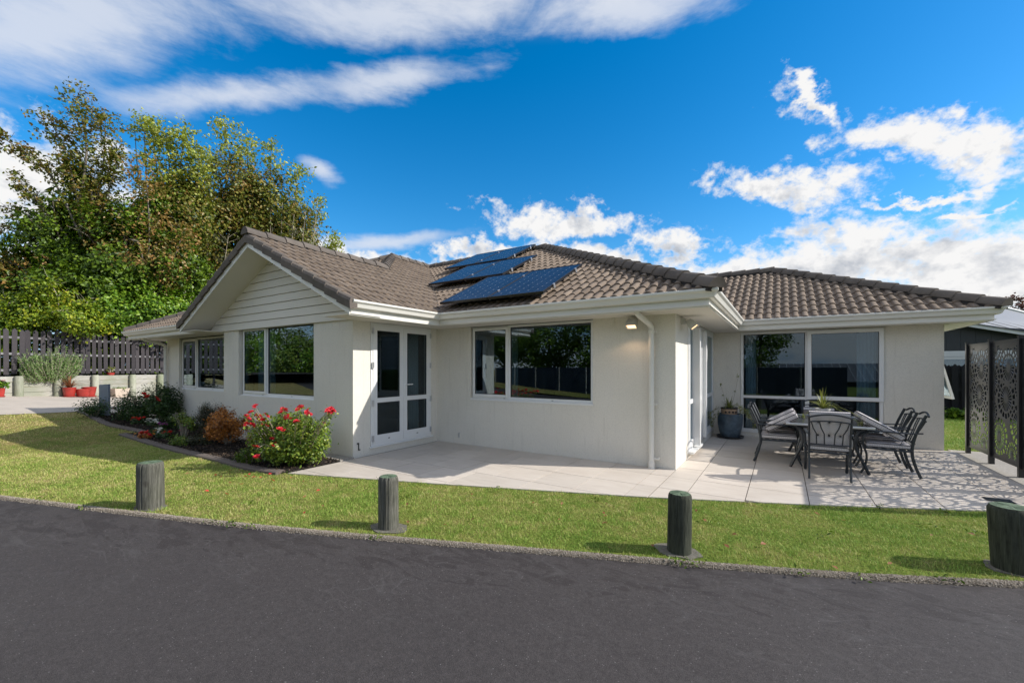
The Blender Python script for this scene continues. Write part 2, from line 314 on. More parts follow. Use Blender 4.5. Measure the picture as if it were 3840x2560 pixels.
M['shrub_leaf'] = leaf_mat('fresh_green_leaf', [(.2, (.03, .085, .006)), (.5, (.11, .22, .013)), (.8, (.28, .39, .035))], 1.2)
M['rose_leaf'] = leaf_mat('rose_leaf', [(.2, (.06, .12, .018)), (.5, (.14, .22, .03)), (.75, (.26, .30, .04)), (.9, (.38, .36, .07))], 3, rough=.32)
M['rose_dark'] = leaf_mat('dark_rose_leaf', [(.2, (.018, .048, .012)), (.6, (.045, .095, .022)), (.9, (.11, .15, .04))], 3, rough=.35)
M['copper_leaf'] = leaf_mat('copper_leaf', [(.2, (.15, .06, .02)), (.5, (.40, .15, .03)), (.75, (.62, .24, .04)), (.9, (.42, .30, .06))], 4)
M['heath_leaf'] = leaf_mat('heath_leaf', [(.2, (.022, .022, .012)), (.45, (.045, .045, .02)), (.7, (.06, .10, .025)), (.9, (.10, .14, .04))], 2.2, patch=.8)
M['rosemary_leaf'] = leaf_mat('rosemary_leaf', [(.2, (.10, .18, .045)), (.5, (.21, .34, .10)), (.8, (.36, .48, .20))], 2)
M['grey_leaf'] = leaf_mat('grey_twig_leaf', [(.2, (.05, .06, .03)), (.6, (.12, .12, .07)), (.9, (.20, .19, .13))], 1)
M['flax_leaf'] = leaf_mat('red_flax_leaf', [(.2, (.16, .05, .025)), (.6, (.33, .13, .06)), (.9, (.42, .24, .14))], 5)
M['spider_leaf'] = leaf_mat('striped_leaf', [(.2, (.10, .14, .03)), (.55, (.25, .27, .07)), (.85, (.50, .46, .22))], 12)
M['red_leaf'] = leaf_mat('dark_red_leaf', [(.2, (.05, .018, .014)), (.8, (.15, .05, .035))], 2)
def petal(name, a, b): return leaf_mat(name, [(.2, a), (.8, b)], 6, .5, .2)
M['red_petal'] = petal('red_petal', (.50, .015, .03), (.78, .05, .07)); M['white_petal'] = petal('white_petal', (.68, .66, .64), (.82, .80, .78))
M['purple_petal'] = petal('purple_petal', (.26, .02, .20), (.42, .06, .34)); M['pink_petal'] = petal('pink_petal', (.6, .12, .25), (.72, .3, .4))
M['scarlet_petal'] = petal('scarlet_petal', (.52, .012, .012), (.70, .03, .02)); M['yellow_petal'] = petal('yellow_petal', (.7, .45, .02), (.8, .6, .05))
def bark_mat(name, a, b, sc=6):
    m, nt, p = new_mat(name); setp(p, .9, 0, .15)
    n = noise(nt, coords(nt, 'Position', (1, 1, .25)), sc, 6, .7); nt.links.new(ramp(nt, n, [(.3, a), (.7, b)]), p.inputs['Base Color']); bump(nt, p, n, .5, .02); return m
M['bark'] = bark_mat('grey_bark', (.10, .085, .065), (.24, .21, .17)); M['twig'] = bark_mat('pale_twig', (.22, .18, .13), (.40, .35, .28), 14)
def wood(name, cols, along=(1, 1, 12), nscale=9, green=None, streak=.6, grow=1.2):
    """weathered timber; the grain runs along the axis with the small scale"""
    m, nt, p = new_mat(name); setp(p, .85, 0, .2)
    v = coords(nt, 'Object', along); n = noise(nt, v, nscale, 6, .7); n2 = noise(nt, coords(nt, 'Object'), grow, 5, .6)
    oi = nd(nt, 'ShaderNodeObjectInfo')
    c = ramp(nt, mth(nt, 'ADD', mth(nt, 'MULTIPLY', n, .8), mth(nt, 'MULTIPLY', oi.outputs['Random'], .2)), [(.28, cols[0]), (.5, cols[1]), (.75, cols[2])])
    if green: c = mixc(nt, mth(nt, 'MULTIPLY', ramp(nt, n2, [(.42, (0, 0, 0)), (.62, (1, 1, 1))]), .75), c, green)
    nt.links.new(c, p.inputs['Base Color']); bump(nt, p, n, .45, .008); return m
M['paling'] = wood('charcoal_stained_timber', ((.030, .027, .030), (.055, .049, .053), (.085, .077, .08)), (14, 14, 1), 6)
M['rail'] = wood('grey_rail_timber', ((.12, .115, .12), (.20, .195, .20), (.27, .265, .27)), (1, 1, 14), 6)
M['sleeper'] = wood('weathered_sleeper', ((.22, .21, .18), (.38, .365, .325), (.52, .50, .45)), (1, 1, 14), 5, green=(.26, .27, .20))
M['wallpost'] = wood('weathered_round_post', ((.20, .20, .15), (.33, .33, .26), (.45, .44, .36)), (12, 12, 1), 5, green=(.20, .23, .14))
M['darkpaling'] = wood('black_stained_timber', ((.010, .011, .013), (.018, .019, .022), (.03, .031, .035)), (14, 14, 1), 6)
def bollard_mat():
    m, nt, p = new_mat('bollard_timber'); setp(p, .85, 0, .2)
    v = coords(nt, 'Object', (16, 16, 1.1)); n = noise(nt, v, 3.5, 6, .72); n2 = noise(nt, coords(nt, 'Object'), 5, 5, .6)
    c = ramp(nt, n, [(.28, (.022, .022, .017)), (.45, (.09, .088, .072)), (.62, (.16, .155, .13)), (.8, (.26, .25, .215))])
    c = mixc(nt, mth(nt, 'MULTIPLY', ramp(nt, n2, [(.45, (0, 0, 0)), (.65, (1, 1, 1))]), .35), c, (.08, .085, .06))
    kv = nd(nt, 'ShaderNodeTexVoronoi'); kv.inputs['Scale'].default_value = 4.2; nt.links.new(coords(nt, 'Object', (1, 1, .8)), kv.inputs['Vector'])
    c = mixc(nt, mth(nt, 'MULTIPLY', ramp(nt, kv.outputs['Distance'], [(.10, (1, 1, 1)), (.17, (0, 0, 0))]), .55), c, (.05, .045, .035))
    nt.links.new(c, p.inputs['Base Color']); bump(nt, p, n, .7, .012); return m
M['bollard'] = bollard_mat()
M['bollard_dark'] = M['bollard'].copy()  # same timber with the shaded side's tone put into its colour
for n_ in M['bollard_dark'].node_tree.nodes:
    if n_.type == 'VALTORGB' and len(n_.color_ramp.elements) == 4:
        for e_ in n_.color_ramp.elements: e_.color = (e_.color[0]*.42, e_.color[1]*.47, e_.color[2]*.42, 1)
M['bollard_top'] = plain('mossy_end_grain', (.085, .125, .075), .9, var=.5, nscale=30, bscale=60, bstr=.6, bdist=.006)
M['red_glaze'] = plain('red_glaze', (.34, .032, .024), .35, var=.25, nscale=5); M['cream_pot'] = plain('cream_plastic', (.55, .46, .37), .6)
M['blue_glaze'] = plain('slate_blue_glaze', (.075, .11, .145), .35, var=.55, nscale=6, bscale=12, bstr=.1); M['black_plastic'] = plain('black_plastic', (.02, .022, .026), .4)
M['terracotta'] = plain('buff_terracotta', (.45, .31, .21), .8); M['white_pot'] = plain('white_ceramic', (.62, .61, .60), .35); M['soil'] = plain('potting_soil', (.04, .028, .02), 1, var=.4, nscale=30)
M['signgrey'] = plain('blue_grey_paint', (.22, .25, .30), .5); M['mulch'] = plain('bark_mulch', (.03, .022, .018), 1, var=.6, nscale=28, bscale=30, bstr=1, bdist=.03)
M['chips'] = leaf_mat('bark_chip', [(.2, (.012, .010, .008)), (.6, (.04, .028, .02)), (.85, (.09, .06, .04)), (.97, (.25, .18, .12))], 2, .9, .0, .2)
M['pebble'] = leaf_mat('kerb_pebble', [(.1, (.10, .08, .055)), (.45, (.25, .21, .165)), (.75, (.38, .335, .28)), (.95, (.55, .50, .43))], 3, .85, .0, .35)
M['kerbbase'] = concrete('kerb_matrix', (.17, .145, .115), .5)
def cushion_mat():
    m, nt, p = new_mat('diamond_weave'); setp(p, .95, 0, .1)
    v = coords(nt, 'Object'); sx = nd(nt, 'ShaderNodeSeparateXYZ'); nt.links.new(v, sx.inputs[0])
    a = mth(nt, 'ADD', sx.outputs[0], sx.outputs[1]); b = mth(nt, 'SUBTRACT', mth(nt, 'ADD', sx.outputs[0], sx.outputs[2]), sx.outputs[1])
    def ln(q): return mth(nt, 'LESS_THAN', mth(nt, 'FRACT', mth(nt, 'MULTIPLY', q, 36)), .14)
    f = mth(nt, 'MAXIMUM', ln(a), ln(b))
    c = mixc(nt, f, (.50, .475, .475), (.30, .285, .30)); nt.links.new(c, p.inputs['Base Color']); bump(nt, p, noise(nt, v, 220, 2), .2, .002); return m
M['cushion'] = cushion_mat(); M['piping'] = plain('dark_piping', (.03, .032, .04), .8)
M['tabletop'] = plain('smoked_table_top', (.045, .047, .05), .22, var=.15)
def solar_mat():
    m, nt, p = new_mat('solar_cells'); setp(p, .16, 0, .03)
    v = coords(nt, 'Object'); sx = nd(nt, 'ShaderNodeSeparateXYZ'); nt.links.new(v, sx.inputs[0])
    def grid(q, k, w): return mth(nt, 'LESS_THAN', mth(nt, 'ABSOLUTE', mth(nt, 'SUBTRACT', mth(nt, 'FRACT', mth(nt, 'MULTIPLY', q, k)), .5)), w)
    kx, ky = 6/1.13, 10/1.80
    X, Y = sx.outputs[0], sx.outputs[1]
    g1 = mth(nt, 'MAXIMUM', grid(mth(nt, 'ADD', X, .5/kx), kx, .016), grid(mth(nt, 'ADD', Y, .5/ky), ky, .016))
    fx = mth(nt, 'ABSOLUTE', mth(nt, 'SUBTRACT', mth(nt, 'FRACT', mth(nt, 'ADD', mth(nt, 'MULTIPLY', X, kx), .5)), .5))
    fy = mth(nt, 'ABSOLUTE', mth(nt, 'SUBTRACT', mth(nt, 'FRACT', mth(nt, 'ADD', mth(nt, 'MULTIPLY', Y, ky), .5)), .5))
    dia = mth(nt, 'LESS_THAN', mth(nt, 'ADD', fx, fy), .07)
    bus = mth(nt, 'MAXIMUM', grid(mth(nt, 'ADD', X, .25/kx), kx*2, .012), 0)
    n = noise(nt, v, 2.5, 3, .5)
    c = ramp(nt, n, [(.3, (.010, .020, .045)), (.7, (.014, .028, .062))])
    c = mixc(nt, mth(nt, 'MULTIPLY', bus, .35), c, (.05, .08, .13))
    c = mixc(nt, mth(nt, 'MULTIPLY', g1, .6), c, (.10, .13, .19)); c = mixc(nt, mth(nt, 'MULTIPLY', dia, .8), c, (.55, .58, .62))
    nt.links.new(c, p.inputs['Base Color']); return m
M['solar'] = solar_mat()
M['clad'] = plain('dark_cladding', (.028, .032, .038), .55, var=.1); M['metalroof'] = plain('grey_roof_metal', (.085, .09, .105), .55, metal=.0, var=.08)
M['darkroof'] = plain('dark_roof_metal', (.12, .12, .125), .45, metal=.2, var=.06)
M['whiteboard'] = plain('white_weatherboard', (.62, .63, .64), .6, var=.03)
M['bluefence'] = wood('blue_black_fence', ((.022, .030, .040), (.036, .048, .062), (.055, .070, .086)), (14, 14, 1), 6)
M['fencegrey'] = wood('grey_fence_board', ((.07, .065, .055), (.13, .125, .105), (.20, .19, .165)), (14, 14, 1), 6)
M['pole'] = wood('grey_pole_timber', ((.16, .15, .13), (.27, .26, .23), (.36, .34, .31)), (14, 14, 1), 5)
def emit(name, col, s):
    m = bpy.data.materials.new(name); m.use_nodes = True; nt = m.node_tree; nt.nodes.clear()
    e = nd(nt, 'ShaderNodeEmission'); e.inputs[0].default_value = (*col, 1); e.inputs[1].default_value = s
    o = nd(nt, 'ShaderNodeOutputMaterial'); nt.links.new(e.outputs[0], o.inputs[0]); return m
M['lampglow'] = emit('lamp_lens_lit', (1.0, .62, .32), 2.2)
M['lamphouse'] = plain('lamp_housing', (.50, .50, .48), .5)

# ------------------------------------------------------------------ helpers
def at(px, py, t):
    """world point seen at photo pixel px,py at distance t along the view axis"""
    u, v = (px-CX)/FPX, (HY-py)/FPX
    return Vector((t*(FX+RX*u), t*(FY+RY*u), CH+t*v))
def zt(x, y):
    """terrain height: the ground rises to the left beyond the house"""
    s = max(0.0, (-x-12.0)/12.0); s = min(s, 1.25)
    s = s if s > .1 else s*s*5+s*.5 if s > 0 else 0
    return s*min(.8, max(0.0, .79-.077*y))
def gnd(px, py):
    """point of the terrain seen at a photo pixel"""
    u, v = (px-CX)/FPX, (py-HY)/FPX; t = CH/v
    for _ in range(40):
        x, y = t*(FX+RX*u), t*(FY+RY*u); t = .5*t+.5*(CH-zt(x, y))/v
    x, y = t*(FX+RX*u), t*(FY+RY*u); return Vector((x, y, zt(x, y)))
REST = {}
def link(o, parent=None):
    COL.objects.link(o)
    if parent is not None:
        o.parent = parent
        if parent.name in REST: o.matrix_parent_inverse = Matrix.Translation(-REST[parent.name])
    return o
def thing(name, label, cat, loc=(0, 0, 0), group=None):
    o = bpy.data.objects.new(name, None); o.empty_display_size = .1; COL.objects.link(o); o.location = loc; REST[o.name] = Vector(loc)
    o['label'] = label; o['category'] = cat
    if group: o['group'] = group
    return o
def tag(o, label=None, cat=None, group=None, kind=None):
    for k, v in (('label', label), ('category', cat), ('group', group), ('kind', kind)):
        if v: o[k] = v
    return o
class MB:
    def __init__(s): s.v = []; s.f = []
    def add(s, vs, fs):
        k = len(s.v); s.v += [tuple(p) for p in vs]; s.f += [tuple(i+k for i in f) for f in fs]; return s
    def box(s, x0, x1, y0, y1, z0, z1):
        return s.add([(x, y, z) for z in (z0, z1) for y in (y0, y1) for x in (x0, x1)],
                     [(0, 2, 3, 1), (4, 5, 7, 6), (0, 1, 5, 4), (2, 6, 7, 3), (0, 4, 6, 2), (1, 3, 7, 5)])
    def prism(s, poly, d):
        """closed prism: poly = 3-D points of one face, d = extrusion vector"""
        d = Vector(d); n = len(poly); a = [Vector(p) for p in poly]; b = [p+d for p in a]
        return s.add(a+b, [tuple(range(n))[::-1], tuple(range(n, 2*n))]+[(i, (i+1) % n, n+(i+1) % n, n+i) for i in range(n)])
    def tube(s, pts, r, k=6, cap=True, flat=1.0, up=None):
        """swept tube along pts; r a number or one radius per point; flat squashes the section"""
        pts = [Vector(p) for p in pts]; n = len(pts); rs = [r]*n if isinstance(r, (int, float)) else list(r); rows = []
        prev = None
        for i in range(n):
            d = (pts[min(i+1, n-1)]-pts[max(i-1, 0)]).normalized()
            if prev is None:
                u = Vector(up) if up else (Vector((0, 0, 1)) if abs(d.z) < .9 else Vector((1, 0, 0)))
                u = (u-d*u.dot(d)).normalized()
            else:
                u = (prev-d*prev.dot(d)); u = u.normalized() if u.length > 1e-6 else d.orthogonal().normalized()
            prev = u; w = d.cross(u)
            rows.append([pts[i]+(u*math.cos(2*math.pi*(j+.5)/k)*flat+w*math.sin(2*math.pi*(j+.5)/k))*rs[i] for j in range(k)])
        fs = [(i*k+j, i*k+(j+1) % k, (i+1)*k+(j+1) % k, (i+1)*k+j) for i in range(n-1) for j in range(k)]
        if cap: fs += [tuple(range(k))[::-1], tuple(range((n-1)*k, n*k))]
        return s.add([p for r_ in rows for p in r_], fs)
    def lathe(s, prof, c=(0, 0, 0), k=20, sq=(1, 1)):
        c = Vector(c); n = len(prof)
        vs = [c+Vector((math.cos(2*math.pi*j/k)*r*sq[0], math.sin(2*math.pi*j/k)*r*sq[1], z)) for r, z in prof for j in range(k)]
        fs = [(i*k+j, i*k+(j+1) % k, (i+1)*k+(j+1) % k, (i+1)*k+j) for i in range(n-1) for j in range(k)]
        fs += [tuple(range(k))[::-1], tuple(range((n-1)*k, n*k))]
        return s.add(vs, fs)
    def mesh(s, name):
        me = bpy.data.meshes.new(name); me.from_pydata(s.v, [], s.f); me.update()
        bm = bmesh.new(); bm.from_mesh(me); bmesh.ops.recalc_face_normals(bm, faces=bm.faces); bm.to_mesh(me); bm.free(); return me
    def build(s, name, mat, parent=None, smooth=False, bevel=0, world=True):
        me = s.mesh(name)
        if mat: me.materials.append(M[mat] if isinstance(mat, str) else mat)
        if smooth: shade(me, smooth)
        o = bpy.data.objects.new(name, me); link(o, parent)
        if bevel:
            b = o.modifiers.new('edge', 'BEVEL'); b.width = bevel; b.segments = 2; b.limit_method = 'ANGLE'; b.angle_limit = math.radians(40)
        return o
def shade(me, ang=40):
    for p in me.polygons: p.use_smooth = True
    if ang is not True:
        me.set_sharp_from_angle(angle=math.radians(ang))
def fast_mesh(name, V, F, mat):
    """mesh from numpy arrays, F an (n,k) index array"""
    me = bpy.data.meshes.new(name); V = np.asarray(V, np.float32); F = np.asarray(F, np.int32); k = F.shape[1]
    me.vertices.add(len(V)); me.vertices.foreach_set('co', V.ravel()); me.loops.add(F.size); me.loops.foreach_set('vertex_index', F.ravel())
    me.polygons.add(len(F)); me.polygons.foreach_set('loop_start', np.arange(0, F.size, k, dtype=np.int32)); me.update(); me.validate()
    me.materials.append(M[mat]); return me
def obj(name, me, parent=None): return link(bpy.data.objects.new(name, me), parent)
def copy_tree(o, parent=None):
    c = o.copy(); COL.objects.link(c)
    if parent is not None: c.parent = parent; c.matrix_parent_inverse = o.matrix_parent_inverse.copy()
    for ch in list(o.children): copy_tree(ch, c)
    return c
class Frame:
    """a wall plane: u along the wall, w outward, z up -> world"""
    def __init__(s, o, u, w): s.o = Vector((*o, 0)); s.u = Vector((*u, 0)); s.w = Vector((*w, 0))
    def p(s, u, w, z): return s.o+s.u*u+s.w*w+Vector((0, 0, z))
    def box(s, mb, u0, u1, w0, w1, z0, z1):
        return mb.add([s.p(u, w, z) for z in (z0, z1) for w in (w0, w1) for u in (u0, u1)],
                      [(0, 2, 3, 1), (4, 5, 7, 6), (0, 1, 5, 4), (2, 6, 7, 3), (0, 4, 6, 2), (1, 3, 7, 5)])
    def ring(s, mb, u0, u1, z0, z1, b, w0, w1, bt=None, bb=None):
        bt = b if bt is None else bt; bb = b if bb is None else bb
        o = [(u0, z0), (u1, z0), (u1, z1), (u0, z1)]; i = [(u0+b, z0+bb), (u1-b, z0+bb), (u1-b, z1-bt), (u0+b, z1-bt)]
        vs = [s.p(u, w, z) for w in (w0, w1) for ring in (o, i) for u, z in ring]; fs = []
        for a in range(4):
            c = (a+1) % 4; fs += [(a, c, 4+c, 4+a), (8+a, 12+a, 12+c, 8+c), (a, 8+a, 8+c, c), (4+a, 4+c, 12+c, 12+a)]
        return mb.add(vs, fs)
def wall(fr, u0, u1, z0, z1, th, holes, mat='stucco', parent=None, name='wall'):
    us = sorted({u0, u1, *[h[0] for h in holes], *[h[1] for h in holes]}); zs = sorted({z0, z1, *[h[2] for h in holes], *[h[3] for h in holes]})
    us = [u for u in us if u0 <= u <= u1]; zs = [z for z in zs if z0 <= z <= z1]; nu, nz = len(us), len(zs)
    def solid(i, j):
        if not (0 <= i < nu-1 and 0 <= j < nz-1): return False
        cu, cz = (us[i]+us[i+1])/2, (zs[j]+zs[j+1])/2
        return not any(h[0] < cu < h[1] and h[2] < cz < h[3] for h in holes)
    vs = [fr.p(u, w, z) for w in (0, -th) for z in zs for u in us]; I = lambda i, j, b: b*nu*nz+j*nu+i; fs = []
    for i in range(nu-1):
        for j in range(nz-1):
            if not solid(i, j): continue
            fs += [(I(i, j, 0), I(i+1, j, 0), I(i+1, j+1, 0), I(i, j+1, 0)), (I(i, j, 1), I(i, j+1, 1), I(i+1, j+1, 1), I(i+1, j, 1))]
            for di, dj, a, b in ((-1, 0, (i, j), (i, j+1)), (1, 0, (i+1, j), (i+1, j+1)), (0, -1, (i, j), (i+1, j)), (0, 1, (i, j+1), (i+1, j+1))):
                if not solid(i+di, j+dj): fs.append((I(*a, 0), I(*b, 0), I(*b, 1), I(*a, 1)))
    mb = MB(); mb.add(vs, fs); used = sorted({k for f in mb.f for k in f}); mp = {k: i for i, k in enumerate(used)}
    mb.v = [mb.v[k] for k in used]; mb.f = [tuple(mp[k] for k in f) for f in mb.f]
    return mb.build(name, mat, parent)
def sweep_plan(path, prof, name, mat, parent, closed_prof=True):
    """sweep a profile (out, z) along a plan polyline, outside on the right of the walking direction"""
    P = [Vector(p) for p in path]; n = len(P); rows = []
    for i in range(n):
        ns = []
        if i > 0: d = (P[i]-P[i-1]).normalized(); ns.append(Vector((d.y, -d.x)))
        if i < n-1: d = (P[i+1]-P[i]).normalized(); ns.append(Vector((d.y, -d.x)))
        m_ = ns[0] if len(ns) == 1 else (ns[0]+ns[1])/(1+ns[0].dot(ns[1]))
        rows.append([(P[i].x+m_.x*o, P[i].y+m_.y*o, z) for o, z in prof])
    k = len(prof); mb = MB()
    fs = [(i*k+j, i*k+(j+1) % k, (i+1)*k+(j+1) % k, (i+1)*k+j) for i in range(n-1) for j in range(k)]
    fs += [tuple(range(k))[::-1], tuple(range((n-1)*k, n*k))]
    mb.add([p for r in rows for p in r], fs); return mb.build(name, mat, parent)
def in_poly(P, poly):
    x, y = P[:, 0], P[:, 1]; ins = np.zeros(len(P), bool); n = len(poly)
    for i in range(n):
        (x0, y0), (x1, y1) = poly[i], poly[(i+1) % n]
        c = ((y0 > y) != (y1 > y)) & (x < (x1-x0)*(y-y0)/((y1-y0) or 1e-9)+x0); ins ^= c
    return ins
def sheet(name, poly, dz, mat, step=.6, flat=None):
    pts = []
    for i in range(len(poly)):
        a, b = Vector(poly[i][:2]), Vector(poly[(i+1) % len(poly)][:2]); k = max(1, int((b-a).length/step))
        pts += [tuple(a.lerp(b, j/k)) for j in range(k)]
    nb = len(pts); arr = np.array(pts); lo, hi = arr.min(0), arr.max(0)
    gx, gy = np.meshgrid(np.arange(lo[0]+step/2, hi[0], step), np.arange(lo[1]+step/2, hi[1], step)); g = np.c_[gx.ravel(), gy.ravel()]
    if len(g) < 60000: g = g[in_poly(g, [tuple(p) for p in arr])]
    allp = [Vector(p) for p in pts]+[Vector(p) for p in g]
    r = delaunay_2d_cdt(allp, [(i, (i+1) % nb) for i in range(nb)], [], 1, 1e-4)
    mb = MB(); mb.add([(p.x, p.y, (zt(p.x, p.y) if flat is None else flat)+dz) for p in r[0]], [tuple(f) for f in r[2]])
    me = bpy.data.meshes.new(name); me.from_pydata(mb.v, [], mb.f); me.materials.append(M[mat])
    for p in me.polygons:
        if p.normal.z < 0: p.flip()
    return tag(obj(name, me), kind='structure')

# ================================================================== the setting
KERB = [(-40, -9.2), (-26, -4.7), (-14, -.82), (-8.19, 1.03), (-4.68, 2.17), (-1.85, 3.25), (.12, 4.04), (1.29, 4.59), (4, 5.95), (9, 8.7), (20, 15.2)]
def curve(pts, n=8):
    P = [Vector(p) for p in pts]; out = []
    for i in range(len(P)-1):
        a, b, c, d = P[max(i-1, 0)], P[i], P[i+1], P[min(i+2, len(P)-1)]
        for j in range(n):
            t = j/n; out.append(.5*((2*b)+(c-a)*t+(2*a-5*b+4*c-d)*t*t+(3*b-a-3*c+d)*t**3))
    return out+[P[-1]]
kerb_c = curve(KERB, 6)
def offset(path, d):
    out = []
    for i, p in enumerate(path):
        t = (path[min(i+1, len(path)-1)]-path[max(i-1, 0)]).normalized(); out.append(Vector((p.x-t.y*d, p.y+t.x*d)))
    return out
PATIO_EDGE = [(-6.3, 3.58), (-5.0, 4.02), (-3.77, 4.44), (-1.47, 5.27), (.18, 5.98), (1.68, 6.70), (2.75, 7.30)]
EDGE1 = [gnd(*p) for p in ((300, 1543), (330, 1555), (400, 1590), (470, 1607), (545, 1623))]
EDGE2 = [gnd(*p) for p in ((462, 1631), (510, 1645), (564, 1663), (695, 1698), (810, 1724), (938, 1758), (1052, 1776))]
DRV = [gnd(*p) for p in ((-500, 1568), (-200, 1561), (0, 1556), (180, 1549), (300, 1543))]
xy = lambda v: (v.x, v.y)
far = [(400, 400), (-400, 400), (-400, -400), (400, -400)]
tag(sheet('ground', [(-300, -300), (300, -300), (300, 300), (-300, 300)], -.10, 'lawn', 30, 0.0), kind='structure')
road_poly = [xy(p) for p in offset(kerb_c, -.0)][::-1]+[(-40, -17), (-14, -9.0), (0, -4.2), (10, .2), (24, 7)]
sheet('road', road_poly, -.018, 'asphalt', 1.5)
lawn_poly = [xy(p) for p in kerb_c]+[(20, 40), (-22, 40), (-23.9, 8)]+[xy(p) for p in DRV[:1]]+[(-40, -2)]
sheet('lawn', lawn_poly, 0, 'lawn', .8)
back_verge = [(-40, -17), (-14, -9.0), (0, -4.2), (10, .2), (24, 7), (40, -10), (30, -60), (-60, -60)]
sheet('verge', back_verge, .01, 'lawn', 4)
dl = DRV[0]
sheet('driveway', [xy(p) for p in DRV]+[(EDGE1[0].x+.1, EDGE1[0].y+.3), (-15.7, 5.0), (-15.7, 17), (-24.4, 17), (-24.4, 2.5), (-25.6, .5)], .012, 'drive', .7)
sheet('garden_bed', [xy(p) for p in EDGE1]+[xy(p) for p in EDGE2]+[(-6.32, 3.62), (-6.32, 4.77), (-11.1, 4.77), (-11.1, 5.14), (-15.5, 5.14), (-15.6, 4.9)], .02, 'mulch', .5)
def edging(path, w, h, name):
    c = curve([xy(p) for p in path], 5); a, b = offset(c, w/2), offset(c, -w/2); mb = MB(); rows = []
    for p, q in zip(a, b):
        z = zt(p.x, p.y); rows.append([(p.x, p.y, z-.05), (p.x, p.y, z+h*.7), (p.x*.85+q.x*.15, p.y*.85+q.y*.15, z+h), (q.x*.85+p.x*.15, q.y*.85+p.y*.15, z+h), (q.x, q.y, z+h*.7), (q.x, q.y, z-.05)])
    k = 6; mb.add([p for r in rows for p in r], [(i*k+j, i*k+j+1, (i+1)*k+j+1, (i+1)*k+j) for i in range(len(rows)-1) for j in range(k-1)]+[tuple(range(k))[::-1], tuple(range((len(rows)-1)*k, len(rows)*k))])
    return tag(mb.build(name, 'edge', smooth=30), kind='structure')
edging(EDGE1, .17, .05, 'garden_kerb'); edging(EDGE2, .17, .05, 'garden_kerb')
# exposed aggregate kerb: a rough low strip with stones standing proud
def kerb():
    c = [p for p in kerb_c if -16 < p.x < 7]; fine = []
    for i in range(len(c)-1):
        k = max(2, int((c[i+1]-c[i]).length/.017)); fine += [c[i].lerp(c[i+1], j/k) for j in range(k)]
    V, F = [], []; prof = [(.038, -.01), (.026, .006), (.004, .009), (-.018, .004), (-.034, -.010), (-.045, -.04)]
    n = len(prof)
    for i, p in enumerate(fine):
        t = (fine[min(i+1, len(fine)-1)]-fine[max(i-1, 0)]).normalized(); nx, ny = -t.y, t.x
        for o, z in prof:
            o += random.uniform(-.003, .003); z += random.uniform(-.0025, .0015); V.append((p.x+nx*o, p.y+ny*o, z+zt(p.x, p.y)))
    for i in range(len(fine)-1):
        for j in range(n-1): F.append((i*n+j, i*n+j+1, (i+1)*n+j+1, (i+1)*n+j))
    o = obj('kerb', fast_mesh('kerb', V, F, 'kerbbase')); tag(o, kind='structure')
    # stones
    near = [p for p in fine if -10.5 < p.x < 3.5]
    N = 30000; idx = rng.integers(0, len(near)-1, N)
    base = np.array([[p.x, p.y] for p in near]); tang = np.gradient(base, axis=0); tang /= np.linalg.norm(tang, axis=1)[:, None]
    nrm = np.c_[-tang[:, 1], tang[:, 0]]; o_ = rng.uniform(-.042, .034, N); zz = np.interp(o_, [-.042, -.034, -.018, .004, .026, .038], [-.018, -.010, .004, .009, .006, .0])
    C = np.c_[base[idx]+nrm[idx]*o_[:, None]+rng.normal(0, .005, (N, 2)), zz]
    C[:, 2] += [zt(a, b) for a, b in C[:, :2]]
    tet = np.array([[1, 0, 0], [-1, 0, 0], [0, 1, 0], [0, -1, 0], [0, 0, 1], [0, 0, -1]], float)
    fa = np.array([[0, 2, 4], [2, 1, 4], [1, 3, 4], [3, 0, 4], [2, 0, 5], [1, 2, 5], [3, 1, 5], [0, 3, 5]])
    r = rng.uniform(.0025, .0065, (N, 1, 1))*rng.uniform(.7, 1.35, (N, 6, 1)); ang = rng.uniform(0, 6.28, N); ca, sa = np.cos(ang), np.sin(ang)
    Rm = np.zeros((N, 3, 3)); Rm[:, 0, 0] = ca; Rm[:, 0, 1] = -sa; Rm[:, 1, 0] = sa; Rm[:, 1, 1] = ca; Rm[:, 2, 2] = .8
    Vv = np.einsum('nij,nkj->nki', Rm, tet[None]*r)+C[:, None]
    Ff = fa[None]+(np.arange(N)*6)[:, None, None]
    tag(obj('kerb_stones', fast_mesh('kerb_stones', Vv.reshape(-1, 3), Ff.reshape(-1, 3), 'pebble')), 'rough pale stones set along the low kerb beside the road', 'stones', kind='stuff')
kerb()

